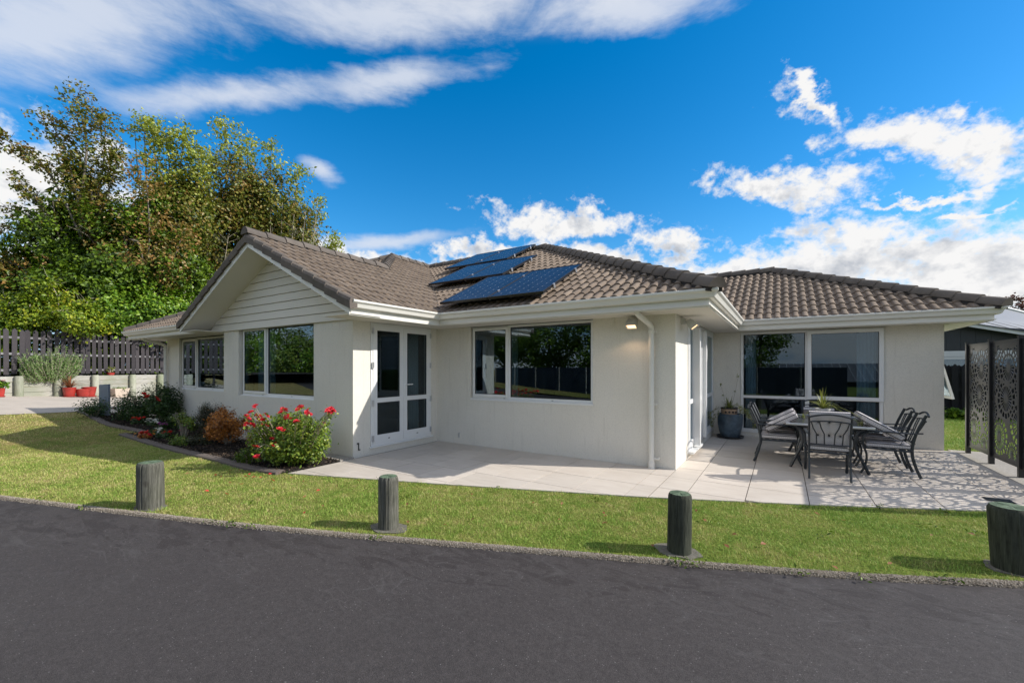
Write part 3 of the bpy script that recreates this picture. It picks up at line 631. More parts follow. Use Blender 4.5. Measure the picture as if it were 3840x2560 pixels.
# patio: base slab with joints showing, then one object per tile
def clip_poly(poly, p, n):
    out = []
    for i in range(len(poly)):
        a, b = poly[i], poly[(i+1) % len(poly)]; da = (a[0]-p[0])*n[0]+(a[1]-p[1])*n[1]; db = (b[0]-p[0])*n[0]+(b[1]-p[1])*n[1]
        if da >= 0: out.append(a)
        if da*db < 0: t = da/(da-db); out.append((a[0]+(b[0]-a[0])*t, a[1]+(b[1]-a[1])*t))
    return out
def patio():
    base = PATIO_EDGE+[(2.75, 11.4), (2.62, 11.4), (2.62, 11.31), (-1.395, 11.31), (-1.395, 6.92), (-6.357, 6.92), (-6.357, 4.78), (-6.3, 4.78)]
    root = sheet('patio', base, .004, 'grout', .7, 0.0)
    cuts = []
    for i in range(len(PATIO_EDGE)-1):
        (x0, y0), (x1, y1) = PATIO_EDGE[i:i+2]; cuts.append(((x0, y0), (-(y1-y0), x1-x0)))
    regs = [(-6.3, -1.397, 3, 6.918), (-1.393, 2.745, 3, 11.308)]; g = .005
    w, d = .645, .66
    for (rx0, rx1, ry0, ry1) in regs:
        for j in range(-6, 9):
            y0, y1 = 6.46+j*d, 6.46+(j+1)*d
            for i in range(-10, 8):
                x0 = -1.02+i*w; x1 = x0+w; sh = 0
                if rx0 < -3:   # the courtyard side is laid in half bond
                    if i*w-1.02 < -3.0 and j % 2:
                        last = i*w-1.02 > -3.7; x0 -= w/2; x1 -= 0 if last else w/2
                q = [(max(x0, rx0)+g, max(y0, ry0)+g), (min(x1, rx1)-g, max(y0, ry0)+g), (min(x1, rx1)-g, min(y1, ry1)-g), (max(x0, rx0)+g, min(y1, ry1)-g)]
                if q[1][0]-q[0][0] < .02 or q[2][1]-q[1][1] < .02: continue
                if sh == 0 and rx0 < -3 and j % 2 and abs(i*w-1.02-(-2.955)) < .33 and x1 > -2.9 and False: continue
                for p, n in cuts:
                    q = clip_poly(q, p, n)
                    if len(q) < 3: break
                if len(q) < 3: continue
                area = abs(sum(q[k][0]*q[(k+1) % len(q)][1]-q[(k+1) % len(q)][0]*q[k][1] for k in range(len(q))))/2
                if area < .01: continue
                mb = MB(); mb.prism([(x, y, .002) for x, y in q], (0, 0, .012+random.uniform(0, .0012)))
                mb.build('paving_tile', 'patio', root)
    return root
patio()
mb = MB(); mb.prism([(2.755, 7.2, -.02), (3.22, 7.25, -.02), (3.20, 11.55, -.02), (2.72, 11.55, -.02)], (0, 0, .03)); tag(mb.build('concrete_path', 'strip'), kind='structure')
mb = MB(); mb.prism([(-10.4, 4.5, 0), (-6.32, 4.5, 0), (-6.32, 4.775, 0), (-10.4, 4.775, 0)], (0, 0, .035)); tag(mb.build('footing_path', 'strip'), kind='structure')

# ================================================================== the house
house = thing('house', 'single storey cream stucco house with brown tiled roof and gabled wing', 'house', (-5, 9, 0))
P26 = math.radians(26.0); TAN = .488
FG = Frame((0, 4.78), (1, 0), (0, -1)); FL = Frame((0, 5.15), (1, 0), (0, -1)); FD = Frame((-6.357, 0), (0, 1), (1, 0))
FM = Frame((0, 6.92), (1, 0), (0, -1)); FRT = Frame((-1.395, 0), (0, 1), (1, 0)); FP = Frame((0, 11.31), (1, 0), (0, -1))
FE = Frame((2.62, 0), (0, 1), (1, 0))
ZW = 2.44
wall(FG, -11.1, -6.357, 0, 2.55, .22, [(-10.40, -7.52, .98, 2.56)], parent=house)
wall(FL, -15.5, -11.1, -.3, ZW, .22, [(-14.66, -11.9, .99, 2.45)], parent=house)
wall(FD, 5.001, 6.92, 0, ZW, .20, [(5.15, 6.735, .155, 2.45)], parent=house)
wall(FM, -6.357, -1.395, 0, ZW, .22, [(-5.42, -2.755, .965, 2.45)], parent=house)
wall(FRT, 7.141, 11.31, 0, ZW, .20, [(7.92, 11.08, .13, 2.45)], parent=house)
wall(FP, -1.395, 2.62, 0, ZW, .22, [(-.83, 1.735, .10, 2.43)], parent=house)
wall(FE, 11.531, 17.0, 0, ZW, .20, [(11.75, 13.1, .95, 2.0)], parent=house)
wall(Frame((-15.5, 0), (0, 1), (-1, 0)), 5.151, 16.3, -.3, ZW, .20, [], parent=house)
mb = MB(); mb.box(-15.3, 2.4, 16.1, 16.3, -.3, ZW); mb.build('wall', 'stucco', house)
# rooms behind the glass
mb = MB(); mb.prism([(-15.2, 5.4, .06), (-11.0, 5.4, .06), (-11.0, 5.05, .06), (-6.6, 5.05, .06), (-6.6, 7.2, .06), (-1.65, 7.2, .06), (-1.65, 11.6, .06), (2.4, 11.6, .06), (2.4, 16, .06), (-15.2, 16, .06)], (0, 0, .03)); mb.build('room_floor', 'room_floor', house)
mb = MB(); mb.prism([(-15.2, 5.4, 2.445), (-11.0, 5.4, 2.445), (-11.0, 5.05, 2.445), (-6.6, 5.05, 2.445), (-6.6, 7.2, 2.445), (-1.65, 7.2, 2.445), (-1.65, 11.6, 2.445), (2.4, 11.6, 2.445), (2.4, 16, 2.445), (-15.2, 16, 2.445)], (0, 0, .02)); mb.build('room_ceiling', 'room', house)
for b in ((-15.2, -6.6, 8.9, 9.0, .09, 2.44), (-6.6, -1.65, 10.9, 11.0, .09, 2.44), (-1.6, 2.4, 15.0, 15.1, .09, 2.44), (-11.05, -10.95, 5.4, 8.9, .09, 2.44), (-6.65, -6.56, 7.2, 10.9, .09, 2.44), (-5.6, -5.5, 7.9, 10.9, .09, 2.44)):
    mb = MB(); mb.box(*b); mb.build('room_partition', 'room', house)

def pane(fr, u0, u1, z0, z1, w, parent, mat='glass'):
    mb = MB(); fr.box(mb, u0, u1, w-.003, w+.003, z0, z1); return mb.build('pane', mat, parent)
def sash(fr, u0, u1, z0, z1, w0, w1, parent, b=.055, mat='glass', name='sash'):
    mb = MB(); fr.ring(mb, u0, u1, z0, z1, b, w0, w1); s_ = mb.build(name, 'frame', parent, bevel=.004)
    mb = MB(); fr.ring(mb, u0+b-.002, u1-b+.002, z0+b-.002, z1-b+.002, .011, (w0+w1)/2-.004, (w0+w1)/2+.008); mb.build('glazing_seal', 'seal', parent)
    pane(fr, u0+b-.004, u1-b+.004, z0+b-.004, z1-b+.004, (w0+w1)/2, parent, mat); return s_
def window(fr, u0, u1, z0, z1, w, mull, opening, sill=True):
    """fixed light with one opening sash: frame part, then sash, panes, sill"""
    mb = MB(); fr.ring(mb, u0, u1, z0, z1, .045, w-.07, w); win = mb.build('window', 'frame', house, bevel=.004)
    mb = MB(); fr.box(mb, mull-.028, mull+.028, w-.068, w-.002, z0+.046, z1-.046); mb.build('mullion', 'frame', win)
    for a, b, o in ((u0+.045, mull-.028, opening == 0), (mull+.028, u1-.045, opening == 1)):
        if o: sash(fr, a-.012, b+.012, z0+.035, z1-.035, w+.002, w+.026, win, .05)
        else:
            mb = MB(); fr.ring(mb, a, b, z0+.045, z1-.045, .011, w-.03, w-.014); mb.build('glazing_seal', 'seal', win)
            pane(fr, a, b, z0+.045, z1-.045, w-.028, win)
    if sill:
        mb = MB(); mb.prism([fr.p(u0-.02, w+.001, z0-.03), fr.p(u0-.02, w+.05, z0-.04), fr.p(u0-.02, w+.05, z0-.012), fr.p(u0-.02, w+.001, z0+.006)], fr.u*(u1-u0+.04)); mb.build('sill', 'frame', win)
        for k in (.3, .7):
            mb = MB(); fr.box(mb, u0+(u1-u0)*k-.02, u0+(u1-u0)*k+.02, w+.001, w+.005, z0+.010, z0+.018); mb.build('drain_slot', 'seal', win)
    return win
window(FG, -10.335, -7.55, 1.005, 2.50, -.075, -9.335, 0)
window(FL, -14.60, -11.95, 1.02, 2.43, -.075, -13.67, 0)
window(FM, -5.40, -2.76, .985, 2.435, -.035, -4.50, 0)
# french doors in the gable wing's side wall
mb = MB(); FD.ring(mb, 5.155, 6.73, .16, 2.435, .045, -.06, .012); dfr = mb.build('door_frame', 'frame', house, bevel=.004)
mb = MB(); FD.box(mb, 5.12, 6.765, .0, .045, .135, .159); mb.build('sill', 'frame', dfr)
for a, b, hs in ((5.20, 5.941, 0), (5.945, 6.685, 1)):
    mb = MB(); FD.ring(mb, a, b, .205, 2.39, .095, -.035, .022, .095, .15); d = mb.build('door', 'frame', house, bevel=.004)
    mb = MB(); FD.box(mb, a+.095, b-.095, -.033, .020, .955, 1.04); mb.build('mid_rail', 'frame', d)
    for z0, z1 in ((.355, .955), (1.04, 2.295)):
        pane(FD, a+.094, b-.094, z0, z1, -.006, d, 'door_glass')
        mb = MB(); FD.ring(mb, a+.094, b-.094, z0, z1, .011, -.002, .010); mb.build('glazing_seal', 'seal', d)
    for z in (.30, .95, 1.65, 2.28):
        mb = MB(); u = a-.012 if hs == 0 else b+.012; FD.box(mb, u-.018, u+.018, .0225, .045, z-.055, z+.055); mb.build('hinge', 'alu', d)
    mb = MB(); FD.box(mb, (a+b)/2-.022, (a+b)/2+.022, .0222, .026, .262, .276); mb.build('drain_slot', 'seal', d)
    if hs:
        mb = MB(); FD.box(mb, a+.035, a+.062, .022, .034, 1.10, 1.30); mb.tube([FD.p(a+.048, .030, 1.27), FD.p(a+.048, .072, 1.27), FD.p(a+.19, .075, 1.272)], .011, 8); mb.build('handle', 'frame', d)
# big window of the patio wall: fixed light above a low light, an awning sash over a second low light
mb = MB(); FP.ring(mb, -.825, 1.73, .105, 2.425, .06, -.06, .014, .05, .09); pw = mb.build('window', 'frame', house, bevel=.004)
mb = MB(); FP.box(mb, .425, .50, -.058, .012, .196, 2.374); mb.build('mullion', 'frame', pw)
for a, b in ((-.764, .424), (.501, 1.669)):
    mb = MB(); FP.box(mb, a, b, -.057, .011, .905, .965); mb.build('transom', 'frame', pw)
    pane(FP, a, b, .196, .905, -.02, pw, 'patio_glass')
    mb = MB(); FP.ring(mb, a, b, .196, .905, .012, -.014, -.004); mb.build('glazing_seal', 'seal', pw)
pane(FP, -.764, .424, .965, 2.374, -.02, pw, 'patio_glass')
mb = MB(); FP.ring(mb, -.764, .424, .965, 2.374, .012, -.014, -.004); mb.build('glazing_seal', 'seal', pw)
sash(FP, .462, 1.735, .915, 2.41, .016, .05, pw, .075, 'patio_glass')
mb = MB(); FP.box(mb, -.80, -.775, .015, .028, 1.12, 1.38); mb.build('handle', 'alu', pw)
# bifold doors of the return wall
mb = MB(); FRT.ring(mb, 7.925, 11.075, .135, 2.435, .055, -.06, .012); rf = mb.build('door_frame', 'frame', house, bevel=.004)
mb = MB(); FRT.box(mb, 7.90, 8.95, .0, .10, .10, .134); mb.build('sill', 'frame', rf)
for a, b, sw, pr in ((7.985, 8.50, .10, 0), (8.52, 9.40, .09, .0), (9.42, 10.05, .08, 0), (10.06, 11.02, .055, 0)):
    mb = MB(); FRT.ring(mb, a, b, .195, 2.375, sw, -.03, .016, .07, .10); d = mb.build('door', 'frame', house, bevel=.004)
    mb = MB(); FRT.box(mb, a+sw, b-sw, -.028, .014, .955, 1.035); mb.build('mid_rail', 'frame', d)
    for z0, z1 in ((.295, .955), (1.035, 2.305)): pane(FRT, a+sw-.002, b-sw+.002, z0, z1, -.006, d, 'mesh_glass')
mb = MB(); FRT.box(mb, 8.42, 8.52, .017, .125, .175, 2.33); ob = mb.build('door', 'frame', house, bevel=.006); tag(ob, 'white door leaf edge standing out from the wall')
mb = MB(); FRT.box(mb, 9.47, 9.55, .017, .085, .175, 2.36); mb.build('door', 'frame', house, bevel=.006)
# awning window open on the end wall
mb = MB(); FE.ring(mb, 11.78, 13.07, .98, 1.97, .05, -.06, .01); ew = mb.build('window', 'frame', house)
ca, sa = math.cos(math.radians(13)), math.sin(math.radians(13)); mb = MB()
def hp(u, d, o): return FE.p(u, .012+d*sa+o*ca, 1.93-d*ca+o*sa)
for u0, u1, d0, d1 in ((11.80, 11.86, 0, .98), (12.98, 13.04, 0, .98), (11.86, 12.98, 0, .06), (11.86, 12.98, .92, .98)):
    mb.add([hp(u, d, o) for o in (0, .035) for d in (d0, d1) for u in (u0, u1)], [(0, 2, 3, 1), (4, 5, 7, 6), (0, 1, 5, 4), (2, 6, 7, 3), (0, 4, 6, 2), (1, 3, 7, 5)])
sh_ = mb.build('sash', 'frame', ew); mb = MB(); mb.add([hp(u, d, o) for o in (.012, .018) for d in (.06, .92) for u in (11.86, 12.98)], [(0, 2, 3, 1), (4, 5, 7, 6), (0, 1, 5, 4), (2, 6, 7, 3), (0, 4, 6, 2), (1, 3, 7, 5)]); mb.build('pane', 'glass', ew)

# soffits, fascia, gutters
for i, (x0, x1, y0, y1) in enumerate(((-5.69, -.81, 6.23, 6.918), (-1.393, -.81, 6.92, 11.30), (-.808, 3.14, 10.73, 11.308), (2.622, 3.14, 11.31, 17.2), (-6.355, -5.69, 4.2, 6.918), (-16.32, -11.102, 4.45, 5.148), (-11.84, -11.102, 4.2, 4.448), (-16.32, -15.502, 5.15, 17))):
    mb = MB(); mb.box(x0, x1, y0, y1, ZW+.002*(i % 2), ZW+.012+.002*(i % 2)); mb.build('soffit', 'soffit', house)
GP = [(-5.67, 4.19), (-5.67, 6.25), (-.83, 6.25), (-.83, 10.75), (3.12, 10.75), (3.12, 17.4)]
GL = [(-16.30, 17), (-16.30, 4.47), (-11.86, 4.47)]
FAS = [(0, 2.425), (0, 2.655), (-.02, 2.655), (-.02, 2.425)]
GUT = [(.001, 2.535), (.055, 2.535), (.075, 2.545), (.085, 2.575), (.095, 2.60), (.12, 2.622), (.125, 2.63), (.125, 2.655), (.112, 2.66), (.108, 2.645), (.06, 2.60), (.03, 2.59), (.001, 2.60)]
sweep_plan(GP, FAS, 'fascia', 'trim', house); sweep_plan(GP, GUT, 'gutter', 'trim', house)
sweep_plan(GL, FAS, 'fascia', 'trim', house); sweep_plan(GL, GUT, 'gutter', 'trim', house)
# gable: barge boards, raking soffit, weatherboards
GX = -8.75
for s in (-1, 1):
    L_ = 3.10
    a0, a1 = (GX, 3.945), (GX+s*L_, 3.945-TAN*L_)
    mb = MB(); mb.prism([(a0[0], 4.18, a0[1]), (a1[0], 4.18, a1[1]), (a1[0], 4.18, a1[1]+.15), (a0[0], 4.18, a0[1]+.15)], (0, .022, 0)); mb.build('barge_board', 'trim', house, bevel=.003)
    mb = MB(); mb.prism([(a0[0]+s*.002, 4.203, a0[1]+.012), (a1[0], 4.203, a1[1]+.012), (a1[0], 4.203, a1[1]+.03), (a0[0]+s*.002, 4.203, a0[1]+.03)], (0, .60, 0)); mb.build('raking_soffit', 'soffit', house)
mb = MB(); mb.prism([(-11.84, 4.775, 2.551), (-5.9, 4.775, 2.551), (-5.9, 4.775, 2.6), (GX, 4.775, 3.99), (-11.6, 4.775, 2.6)], (0, .06, 0)); mb.build('gable_backing', 'board', house)
z = 2.452
while z < 3.93:
    z1 = min(z+.153, 3.945)
    hw0 = min((3.958-z)/TAN, 2.95); hw1 = max((3.958-z1)/TAN, .01)
    hw0b = min(hw0, 3.05)
    mb = MB(); A = [(GX-hw0, 4.728, z), (GX+hw0, 4.728, z), (GX+min(hw1, 2.95), 4.745, z1), (GX-min(hw1, 2.95), 4.745, z1)]
    B = [(x, 4.774, zz) for x, y, zz in A]
    mb.add(A+B, [(0, 1, 2, 3), (4, 7, 6, 5), (0, 4, 5, 1), (1, 5, 6, 2), (2, 6, 7, 3), (3, 7, 4, 0)]); mb.build('weatherboard', 'board', house)
    z += .163

# roof slopes under the tiles
def zM(x, y): return 2.63+(y-6.2)*TAN
decks = [[(-5.62, 6.2), (-.78, 6.2), (-6.14, 11.56), (-10.98, 11.56)], [(-.78, 6.2), (-.78, 16.92), (-6.14, 11.56)], [(-.78, 16.92), (-6.14, 11.56), (-10.98, 11.56), (-16.34, 16.92)],
         [(-5.62, 4.2), (-5.62, 6.2), (-10.98, 11.56), (-10.98, 9.78), (-8.75, 7.55), (-8.75, 4.2)], [(-11.88, 4.2), (-8.75, 4.2), (-8.75, 7.55), (-11.88, 4.42)],
         [(-16.34, 4.42), (-11.88, 4.42), (-8.75, 7.55), (-10.98, 9.78)], [(-16.34, 4.42), (-10.98, 9.78), (-10.98, 11.56), (-16.34, 16.92)],
         [(-.78, 10.7), (3.17, 10.7), (-.21, 14.08), (-4.16, 14.08)], [(3.17, 10.7), (3.17, 17.46), (-.21, 14.08)], [(3.17, 17.46), (-.21, 14.08), (-4.16, 14.08), (-.78, 17.46)]]
zf = [lambda x, y: (y-6.2), lambda x, y: -.78-x, lambda x, y: 16.92-y, lambda x, y: -5.62-x, lambda x, y: x+11.88, lambda x, y: y-4.42, lambda x, y: x+16.34, lambda x, y: y-10.7, lambda x, y: 3.17-x, lambda x, y: 17.46-y]
mb = MB()
for d, f in zip(decks, zf): mb.add([(x, y, 2.625+TAN*f(x, y)) for x, y in d], [tuple(range(len(d)))])
roof = mb.build('roof', 'deck', house)
# one double-roll tile: u across, v up the slope
TW, TL = .33, .342
def roll(u):
    q = (u % (TW/2))/(TW/2); q = (q-.5)/.33
    return .042*math.sqrt(max(0, 1-q*q))**.8 if abs(q) < 1 else 0.0
def tile_bm(len_=TL+.03):
    us = sorted({*[TW/2*k+TW/2*t for k in (0, 1) for t in (0, .10, .17, .22, .32, .42, .5, .58, .68, .78, .83, .90)], TW})
    bm = bmesh.new(); fr, tp, bk = [], [], []
    for u in us:
        h = roll(u)
        fr.append(bm.verts.new((u, 0, h+.002))); tp.append(bm.verts.new((u, 0, h+.028))); bk.append(bm.verts.new((u, len_, h+.002)))
    for i in range(len(us)-1):
        bm.faces.new((fr[i], fr[i+1], tp[i+1], tp[i])); bm.faces.new((tp[i], tp[i+1], bk[i+1], bk[i]))
    return bm
bm0 = tile_bm(); tile_me = bpy.data.meshes.new('tile'); bm0.to_mesh(tile_me); tile_me.materials.append(M['tile']); shade(tile_me, 50)
tiles = []          # (distance, matrix, clip planes)
def face(o, a, up, amin, amax, slope_len, clips):
    o = Vector(o); a = Vector(a); up = Vector(up); b = (up*math.cos(P26)+Vector((0, 0, 1))*math.sin(P26)); n = a.cross(b)
    if n.z < 0: n = -n
    for j in range(int(slope_len/TL)+2):
        for i in range(int((amax-amin)/TW)+2):
            org = o+a*(amin+i*TW)+b*(j*TL-.035)+n*random.uniform(0, .006); cs = [org+a*(TW*p)+b*(TL*q) for p in (0, 1) for q in (0, 1)]; cut = []; out = False
            for p, nn in clips:
                ds = [(c-Vector(p)).dot(Vector(nn)) for c in cs]
                if max(ds) <= 0.01: out = True; break
                if min(ds) < -.001: cut.append((p, nn))
            if out: continue
            tiles.append(((sum(cs, Vector())/4-Vector((0, 0, CH))).length, Matrix((( a.x, b.x, n.x, org.x), (a.y, b.y, n.y, org.y), (a.z, b.z, n.z, org.z), (0, 0, 0, 1))), cut))
Z0 = 2.635
face((0, 6.2, Z0), (1, 0, 0), (0, 1, 0), -11.1, -.7, 5.97, [((-5.62, 6.2, 0), (1, 1, 0)), ((-.78, 6.2, 0), (-1, -1, 0)), ((0, 11.56, 0), (0, -1, 0))])
face((-5.62, 0, Z0), (0, -1, 0), (-1, 0, 0), -11.6, -4.17, 5.97, [((-5.62, 6.2, 0), (-1, -1, 0)), ((-8.75, 0, 0), (1, 0, 0)), ((0, 4.17, 0), (0, 1, 0))])
face((-5.62, 0, Z0), (0, -1, 0), (-1, 0, 0), -11.6, -4.17, 5.97, [((-5.62, 6.2, 0), (-1, -1, 0)), ((-8.75, 0, 0), (-1, 0, 0)), ((-10.98, 9.78, 0), (1, 1, 0)), ((-10.98, 0, 0), (1, 0, 0))])
face((0, 4.42, Z0), (1, 0, 0), (0, 1, 0), -16.4, -8.0, 5.97, [((-16.34, 4.42, 0), (1, -1, 0)), ((-11.88, 4.42, 0), (-1, 1, 0)), ((-10.98, 9.78, 0), (-1, -1, 0))])
face((0, 10.7, Z0), (1, 0, 0), (0, 1, 0), -4.3, 3.2, 3.78, [((-.78, 10.7, 0), (1, 1, 0)), ((3.17, 10.7, 0), (-1, -1, 0)), ((0, 14.08, 0), (0, -1, 0))])
tiles.sort(key=lambda t: t[0])
rest = bmesh.new()
for k, (d, mt, cut) in enumerate(tiles):
    if k < 300 and not cut:
        o = obj('tile', tile_me, roof); o.matrix_world = mt; o.matrix_basis = mt
        continue
    bm = tile_bm(); bmesh.ops.transform(bm, matrix=mt, verts=bm.verts)
    for p, nn in cut: bmesh.ops.bisect_plane(bm, geom=bm.verts[:]+bm.edges[:]+bm.faces[:], plane_co=p, plane_no=nn, clear_inner=True)
    me = bpy.data.meshes.new('tile'); bm.to_mesh(me); bm.free()
    if not len(me.polygons): continue
    if k < 300:
        me.materials.append(M['tile']); shade(me, 50); obj('tile', me, roof)
    else: rest.from_mesh(me); bpy.data.meshes.remove(me)
me = bpy.data.meshes.new('tile_field'); rest.to_mesh(me); me.materials.append(M['tile']); shade(me, 50); tag(obj('tile_field', me, roof), kind='stuff')
# ridge and hip caps
def caps(p, q, n_up=(0, 0, 1), w=.125, h=.085, step=.37, mat='cap'):
    p, q = Vector(p), Vector(q); d = (q-p).normalized(); side = d.cross(Vector((0, 0, 1))).normalized(); up = side.cross(d); n = max(1, round((q-p).length/step)); st = (q-p).length/n
    prof = [(-w, -.055), (-w*.98, -.015), (-w*.62, h*.62), (-w*.22, h*.97), (w*.22, h*.97), (w*.62, h*.62), (w*.98, -.015), (w, -.055)]
    for i in range(n):
        a = p+d*(i*st-.03); b = p+d*((i+1)*st); vs = []
        for base, lift, sc in ((a, .026, 1.06), (b, .0, .94)):
            vs += [base+side*(x*sc)+up*(z_*1.0+lift) for x, z_ in prof]
        k = len(prof); mb = MB(); mb.add(vs, [(j, j+1, k+j+1, k+j) for j in range(k-1)]+[tuple(range(k))[::-1], tuple(range(k, 2*k)), (0, k, 2*k-1, k-1)]); mb.build('ridge_tile', mat, roof, smooth=35)
    mb = MB(); mb.prism([p+side*(-w*.9)+up*(-.09), p+side*(w*.9)+up*(-.09), p+side*(w*.75)+up*.0, p+side*(-w*.75)+up*.0], q-p); mb.build('pointing', 'mortar', roof)
zr = 2.70
caps((-.73, 6.15, zr-.005), (-6.14, 11.56, zr+5.36*TAN)); caps((-6.14, 11.56, zr+5.36*TAN), (-10.98, 11.56, zr+5.36*TAN)); caps((-10.98, 9.78, zr+5.36*TAN), (-10.98, 11.56, zr+5.36*TAN))
caps((-8.75, 7.55, zr+3.13*TAN), (-10.98, 9.78, zr+5.36*TAN)); caps((-8.75, 4.15, zr+3.13*TAN-.01), (-8.75, 7.6, zr+3.13*TAN-.01)); caps((-16.3, 4.46, zr), (-10.98, 9.78, zr+5.36*TAN))
caps((3.22, 10.65, zr-.005), (-.21, 14.08, zr+3.38*TAN)); caps((-.21, 14.08, zr+3.38*TAN), (-4.16, 14.08, zr+3.38*TAN))
# verge tiles along the gable
for s in (-1, 1):
    n = 10; Ls = 3.16/n
    for i in range(n):
        x0, x1 = GX+s*i*Ls, GX+s*(i+1)*Ls+s*.02
        def zv(x): return 4.098-TAN*abs(x-GX)
        vs = []
        for x, lift in ((x0, -.012), (x1, .020)):
            z_ = zv(x)+lift
            vs += [(x, 4.135, z_-.06), (x, 4.128, z_+.06), (x, 4.15, z_+.105), (x, 4.20, z_+.125), (x, 4.27, z_+.085), (x, 4.27, z_-.03)]
        mb = MB(); mb.add(vs, [(j, (j+1) % 6, 6+(j+1) % 6, 6+j) for j in range(6)]+[(0, 1, 2, 3, 4, 5), (6, 7, 8, 9, 10, 11)]); mb.build('verge_tile', 'cap', roof, smooth=30)
# left slope of the gable: it shows edge on, a plain ribbed sheet of tiles
# valley tray with a wad of dry leaves and gutter brush
V = MB(); va, vb = Vector((-5.62, 6.2, 2.66)), Vector((-10.98, 11.56, 2.66+5.36*TAN)); V.tube([va, va.lerp(vb, .5), vb], .035, 5); V.build('valley_tray', 'mortar', roof)

# downpipes, lamps, small fixings
def downpipe(fr, u, z0, par, off=.075, r=.043, side=0):
    m_ = MB(); m_.tube([fr.p(u-.10+side, .58, 2.58), fr.p(u-.10+side, .58, 2.45), fr.p(u-.08+side, .53, 2.40), fr.p(u-.02, .16, 2.30), fr.p(u, off, 2.24), fr.p(u, off, 2.10), fr.p(u, off, z0)], r, 14)
    dp = m_.build('downpipe', 'trim', par, smooth=50)
    for z_ in (2.17, 1.02):
        m_ = MB(); m_.lathe([(r+.004, -.02), (r+.007, -.012), (r+.007, .012), (r+.004, .02)], fr.p(u, off, z_), 14); fr.box(m_, u+r, u+r+.035, off-.05, off-.02, z_-.015, z_+.015); m_.build('bracket', 'trim', dp)
    m_ = MB(); m_.lathe([(r+.008, z0-.01), (r+.008, z0+.09), (r+.002, z0+.10)], fr.p(u, off, 0), 14); m_.build('pipe_shoe', 'trim', dp)
    return dp
dp = downpipe(FM, -1.745, .02, house)
mb = MB(); mb.tube([FM.p(-1.70, .075, .17), FM.p(-1.63, .075, .17), FM.p(-1.625, .075, .20)], .016, 8); mb.build('tap', 'trim', dp)
downpipe(FL, -15.40, .10, house)
def floodlight(fr, u, z, rx_, label, grp='lit floodlights under the eaves'):
    p0 = fr.p(u, 0, z); t = thing('floodlight', label, 'lamp', p0, grp)
    mb = MB(); fr.box(mb, u-.045, u+.045, .001, .06, z-.02, z+.07); mb.tube([fr.p(u, .06, z+.02), fr.p(u, .10, z+.01)], .022, 8); mb.build('bracket', 'lamphouse', t)
    c = fr.p(u, .17, z-.03); f = fr.w*math.cos(rx_)+Vector((0, 0, -1))*math.sin(rx_); up = fr.w*math.sin(rx_)+Vector((0, 0, 1))*math.cos(rx_); s_ = fr.u
    def q(a, b, d): return c+s_*a+up*b+f*d
    mb = MB(); sec = [[q(a*.055, b*.04, -.09) for a, b in ((-1, -1), (1, -1), (1, 1), (-1, 1))], [q(a*.08, b*.06, -.02) for a, b in ((-1, -1), (1, -1), (1, 1), (-1, 1))], [q(a*.088, b*.068, .06) for a, b in ((-1, -1), (1, -1), (1, 1), (-1, 1))], [q(a*.075, b*.055, .06) for a, b in ((-1, -1), (1, -1), (1, 1), (-1, 1))], [q(a*.068, b*.05, .03) for a, b in ((-1, -1), (1, -1), (1, 1), (-1, 1))]]
    mb.add([p for s2 in sec for p in s2], [(i*4+j, i*4+(j+1) % 4, i*4+4+(j+1) % 4, i*4+4+j) for i in range(4) for j in range(4)]+[(0, 1, 2, 3), (16, 17, 18, 19)]); mb.build('lamp_body', 'lamphouse', t, bevel=.006)
    mb = MB(); mb.add([q(a*.066, b*.049, .034) for a, b in ((-1, -1), (1, -1), (1, 1), (-1, 1))]+[q(a*.066, b*.049, .044) for a, b in ((-1, -1), (1, -1), (1, 1), (-1, 1))], [(0, 3, 2, 1), (4, 5, 6, 7), (0, 1, 5, 4), (1, 2, 6, 5), (2, 3, 7, 6), (3, 0, 4, 7)]); mb.build('lens', 'lampglow', t)
    ld = bpy.data.lights.new('floodlight_glow', 'SPOT'); ld.energy = 3; ld.color = (1, .66, .38); ld.spot_size = math.radians(150); ld.shadow_soft_size = .06
    lo = bpy.data.objects.new('floodlight_glow', ld); COL.objects.link(lo); lo.location = c+f*.08; lo.rotation_euler = (-f).to_track_quat('Z', 'Y').to_euler()
floodlight(FM, -2.03, 2.33, math.radians(62), 'lit white floodlight on the wall beside the downpipe'); floodlight(FRT, 7.35, 2.33, math.radians(52), 'lit white floodlight above the glass doors on the return wall')
for u in (-5.82, -5.04, -4.24, -3.456, -2.68, -1.91):
    mb = MB(); FM.box(mb, u-.012, u+.012, .0, .004, .12, .21); mb.build('weep_vent', 'stucco', house)
for u in (-6.146, -5.764, -2.385, -1.648):
    mb = MB(); FM.box(mb, u-.006, u+.006, .0, .01, 2.36, 2.435); mb.build('fixing_clip', 'trim', house)
for u in (-10.85, -10.65, -7.3, -6.95):
    mb = MB(); FG.box(mb, u-.006, u+.006, .0, .008, 2.35, 2.44); mb.build('fixing_clip', 'trim', house)
mb = MB(); FM.box(mb, -5.735, -5.715, 0, .02, .14, .24); FM.box(mb, -5.745, -5.705, .02, .026, .22, .235); mb.build('door_hook', 'alu', house)
mb = MB(); FD.box(mb, 4.86, 4.90, .001, .014, .245, .27); FD.box(mb, 4.885, 4.90, .001, .014, .135, .245); FD.box(mb, 4.90, 4.925, .001, .014, .135, .15); mb.build('door_hook', 'seal', house)
mb = MB(); mb.lathe([(.10, 2.432), (.115, 2.4395)], (-3.95, 6.55, 0), 20); mb.build('soffit_vent', 'soffit', house)

